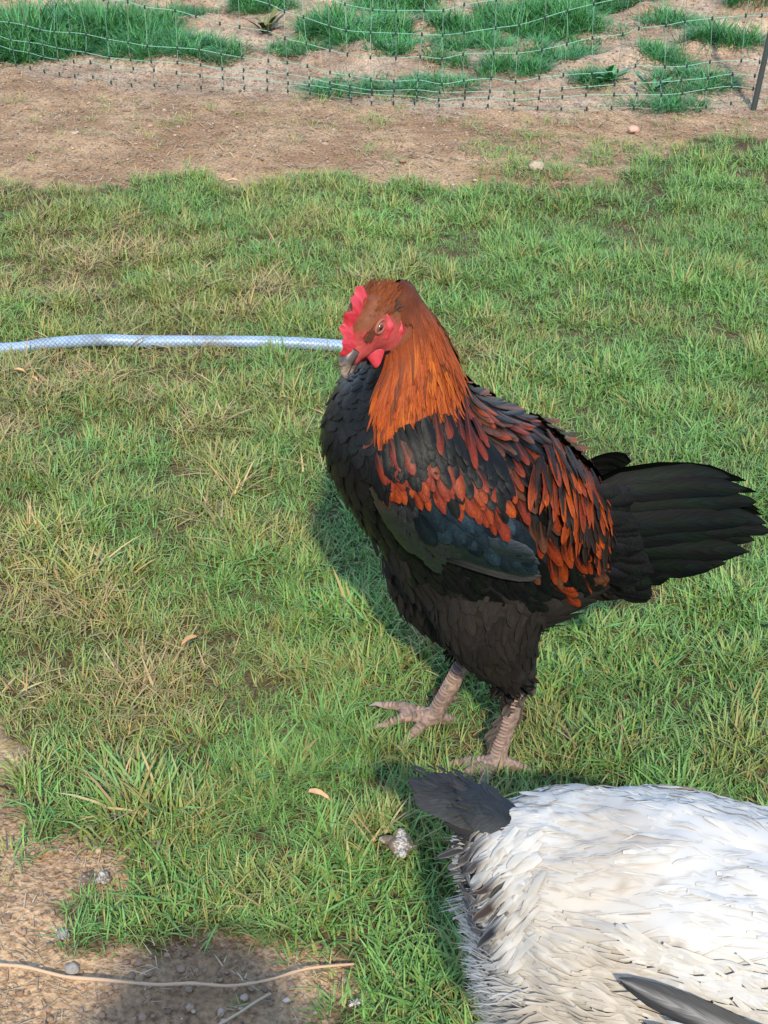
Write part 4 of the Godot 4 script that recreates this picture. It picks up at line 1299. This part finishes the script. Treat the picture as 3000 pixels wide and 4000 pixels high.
	# folded wings: soft white shell, its feathers running back; one dark quill dropped out of it
	for s in [1.0, -1.0]:
		var wing := Node3D.new()
		wing.name = "wing"
		t.add_child(wing, true)
		var mb := softly(0.95)
		for i in 26:
			for k in 24:
				var u := lerpf(0.66, 0.32, i / 25.0) + rr(-0.008, 0.008)
				var th: float = s * (lerpf(1.75, 0.80, (k + 0.5 * (i % 2)) / 23.5) + rr(-0.05, 0.05))
				var p := lf.at(u, th)
				var edge := minf(1.0, minf(i * 0.16 + 0.2, k * 0.16 + 0.2))
				var c := shade(hen_white(p).lerp(Color(0.36, 0.31, 0.24), 0.25), rr(0.95, 1.04))
				lay(mb, lf, u, th, s * rr(-0.25, 0.25), rr(0.030, 0.050), rr(0.0018, 0.005), 3 if rng.randf() < 0.5 else 1, [shade(c, 0.97), c, shade(c, 1.0), shade(c, 1.05)], 0.001 + (0.005 if s > 0 else 0.0) * edge, 0.001 + (0.005 if s > 0 else 0.0) * edge, 0.5, 0.0, 0.05)
		put("wing_coverts", mb.mesh(soft), wing, "stuff")
		for i in (3 if s > 0 else 0):
			var qm := MB.new()
			var a := Vector3(0.085, 0.256 - 0.007 * i, s * (0.131 + 0.002 * i))
			var b: Vector3 = [Vector3(-0.080, 0.296, s * 0.112), Vector3(-0.046, 0.281, s * 0.128), Vector3(-0.058, 0.274, s * 0.128)][i]
			var c: Color = [Color(0.030, 0.030, 0.029), Color(0.36, 0.35, 0.32), Color(0.045, 0.033, 0.025)][i]
			quill(qm, a, a.lerp(b, 0.5) + Vector3(0, 0.006, s * 0.012), b, Vector3(0, 0.62, s).normalized(), [0.0125, 0.0050, 0.0075][i], 2, [c, c, shade(c, 0.7), Color(0.3, 0.28, 0.26)], 0.4, 0.12)
			put("flight_feather", qm.mesh(dark), wing)

# ------------------------------------------------------------------ the person whose shadow falls into the picture
func make_person() -> void:
	var t := thing("person", "person in dark clothes and brimmed hat kneeling on the grass behind the viewpoint", "person", Vector3(-0.05, ground_y(-0.05, 0.5), 0.54))
	var cloth := paint(0.9, 0.3)
	var mb := MB.new()
	var bones := [[Vector3(0, 0.52, 0.06), Vector3(0, 0.72, 0.03), 0.15, 0.14], [Vector3(0, 0.72, 0.03), Vector3(0, 0.84, 0.01), 0.15, 0.10], [Vector3(-0.15, 0.83, 0.02), Vector3(0.15, 0.83, 0.02), 0.065, 0.065], [Vector3(0, 0.86, 0.0), Vector3(0, 0.95, -0.02), 0.055, 0.05], [Vector3(0, 1.03, -0.035), Vector3(0, 1.07, -0.02), 0.078, 0.088], [Vector3(0, 0.985, -0.06), Vector3(0, 1.0, -0.08), 0.045, 0.04], [Vector3(0, 1.02, -0.115), Vector3(0, 1.005, -0.125), 0.014, 0.016]]
	for s in [1.0, -1.0]:
		bones.append([Vector3(0.18 * s, 0.82, 0.02), Vector3(0.24 * s, 0.58, 0.06), 0.052, 0.042])
		bones.append([Vector3(0.24 * s, 0.58, 0.06), Vector3(0.16 * s, 0.47, -0.16), 0.042, 0.03])
		bones.append([Vector3(0.16 * s, 0.47, -0.16), Vector3(0.14 * s, 0.465, -0.23), 0.03, 0.024])
		bones.append([Vector3(0.09 * s, 0.47, 0.08), Vector3(0.14 * s, 0.42, -0.26), 0.092, 0.066])
		bones.append([Vector3(0.14 * s, 0.40, -0.27), Vector3(0.12 * s, 0.10, -0.12), 0.062, 0.042])
		bones.append([Vector3(0.12 * s, 0.08, -0.12), Vector3(0.13 * s, 0.04, -0.30), 0.042, 0.036])
		for f in 5:
			var k := (f - 2.0) * 0.017
			var a := Vector3(0.14 * s + k, 0.46, -0.24)
			if f == 4: a = Vector3(0.14 * s - 0.03 * s, 0.465, -0.22)
			bones.append([a, a + Vector3(k * 0.4, -0.012, -0.045), 0.009, 0.008])
			bones.append([a + Vector3(k * 0.4, -0.012, -0.045), a + Vector3(k * 0.4, -0.034, -0.06), 0.008, 0.007])
	nets(mb, bones, 0.013, 0.03, func(p: Vector3) -> Color:
		if p.y > 0.9 or (p.z < -0.17 and p.y > 0.42): return Color(0.42, 0.26, 0.19)
		return Color(0.05, 0.06, 0.09) if p.y > 0.5 else Color(0.03, 0.035, 0.05))
	put("body", mb.mesh(cloth), t)
	mb = MB.new()
	var prof := [[0.0, 1.185], [0.05, 1.182], [0.085, 1.165], [0.102, 1.12], [0.106, 1.085], [0.125, 1.075], [0.142, 1.068], [0.142, 1.063], [0.12, 1.068], [0.1, 1.075]]
	for i in prof.size():
		for k in 28:
			var q := TAU * k / 28
			mb.vert(Vector3(cos(q) * prof[i][0], prof[i][1], sin(q) * prof[i][0] - 0.025), Color(0.30, 0.26, 0.18))
	for i in prof.size() - 1:
		for k in 28:
			mb.quad(i * 28 + k, i * 28 + (k + 1) % 28, (i + 1) * 28 + (k + 1) % 28, (i + 1) * 28 + k)
	put("hat", mb.mesh(cloth), t)

func _ready() -> void:
	rng.seed = 20240611
	# camera, sky, sun, exposure
	var cam := Camera3D.new()
	cam.name = "camera"
	cam.position = Vector3(0, 1.05, 0)
	cam.rotation_degrees = Vector3(-30, 0, 0)
	cam.fov = 40
	cam.near = 0.02
	cam.far = 300
	add_child(cam)
	cam.current = true
	var env := Environment.new()
	env.background_mode = Environment.BG_SKY
	var sky := Sky.new()
	var sm := ProceduralSkyMaterial.new()
	sm.sky_top_color = Color(0.47, 0.58, 0.74)
	sm.sky_horizon_color = Color(0.84, 0.88, 0.91)
	sm.sky_energy_multiplier = 1.45
	sm.sky_curve = 0.15
	sm.ground_bottom_color = Color(0.22, 0.24, 0.16)
	sm.ground_horizon_color = Color(0.5, 0.52, 0.45)
	sky.sky_material = sm
	env.sky = sky
	env.tonemap_mode = Environment.TONE_MAPPER_LINEAR
	env.tonemap_exposure = 1.7
	env.sdfgi_enabled = true
	env.ssao_enabled = true
	env.ssil_enabled = true
	var we := WorldEnvironment.new()
	we.name = "environment"
	we.environment = env
	add_child(we)
	var sun := DirectionalLight3D.new()
	sun.name = "sun"
	sun.light_energy = 1.2
	sun.light_color = Color(1.0, 0.95, 0.86)
	sun.light_angular_distance = 1.6
	sun.shadow_enabled = true
	add_child(sun)
	sun.rotation_degrees = Vector3(-39, 5, 0)

	low_noise = noise(FastNoiseLite.TYPE_SIMPLEX_SMOOTH, 0.55, 3, 2)
	mid_noise = noise(FastNoiseLite.TYPE_SIMPLEX, 0.6, 8, 3)
	fine_noise = noise(FastNoiseLite.TYPE_SIMPLEX, 0.6, 21, 3)
	for p in DIRT_NEAR: dirt_near.append(Vector2(p[0], p[1]))

	make_ground()
	make_grass()
	make_litter()
	make_fence()
	make_hose()
	make_rooster()
	make_hen()
	make_person()
	make_small_things()
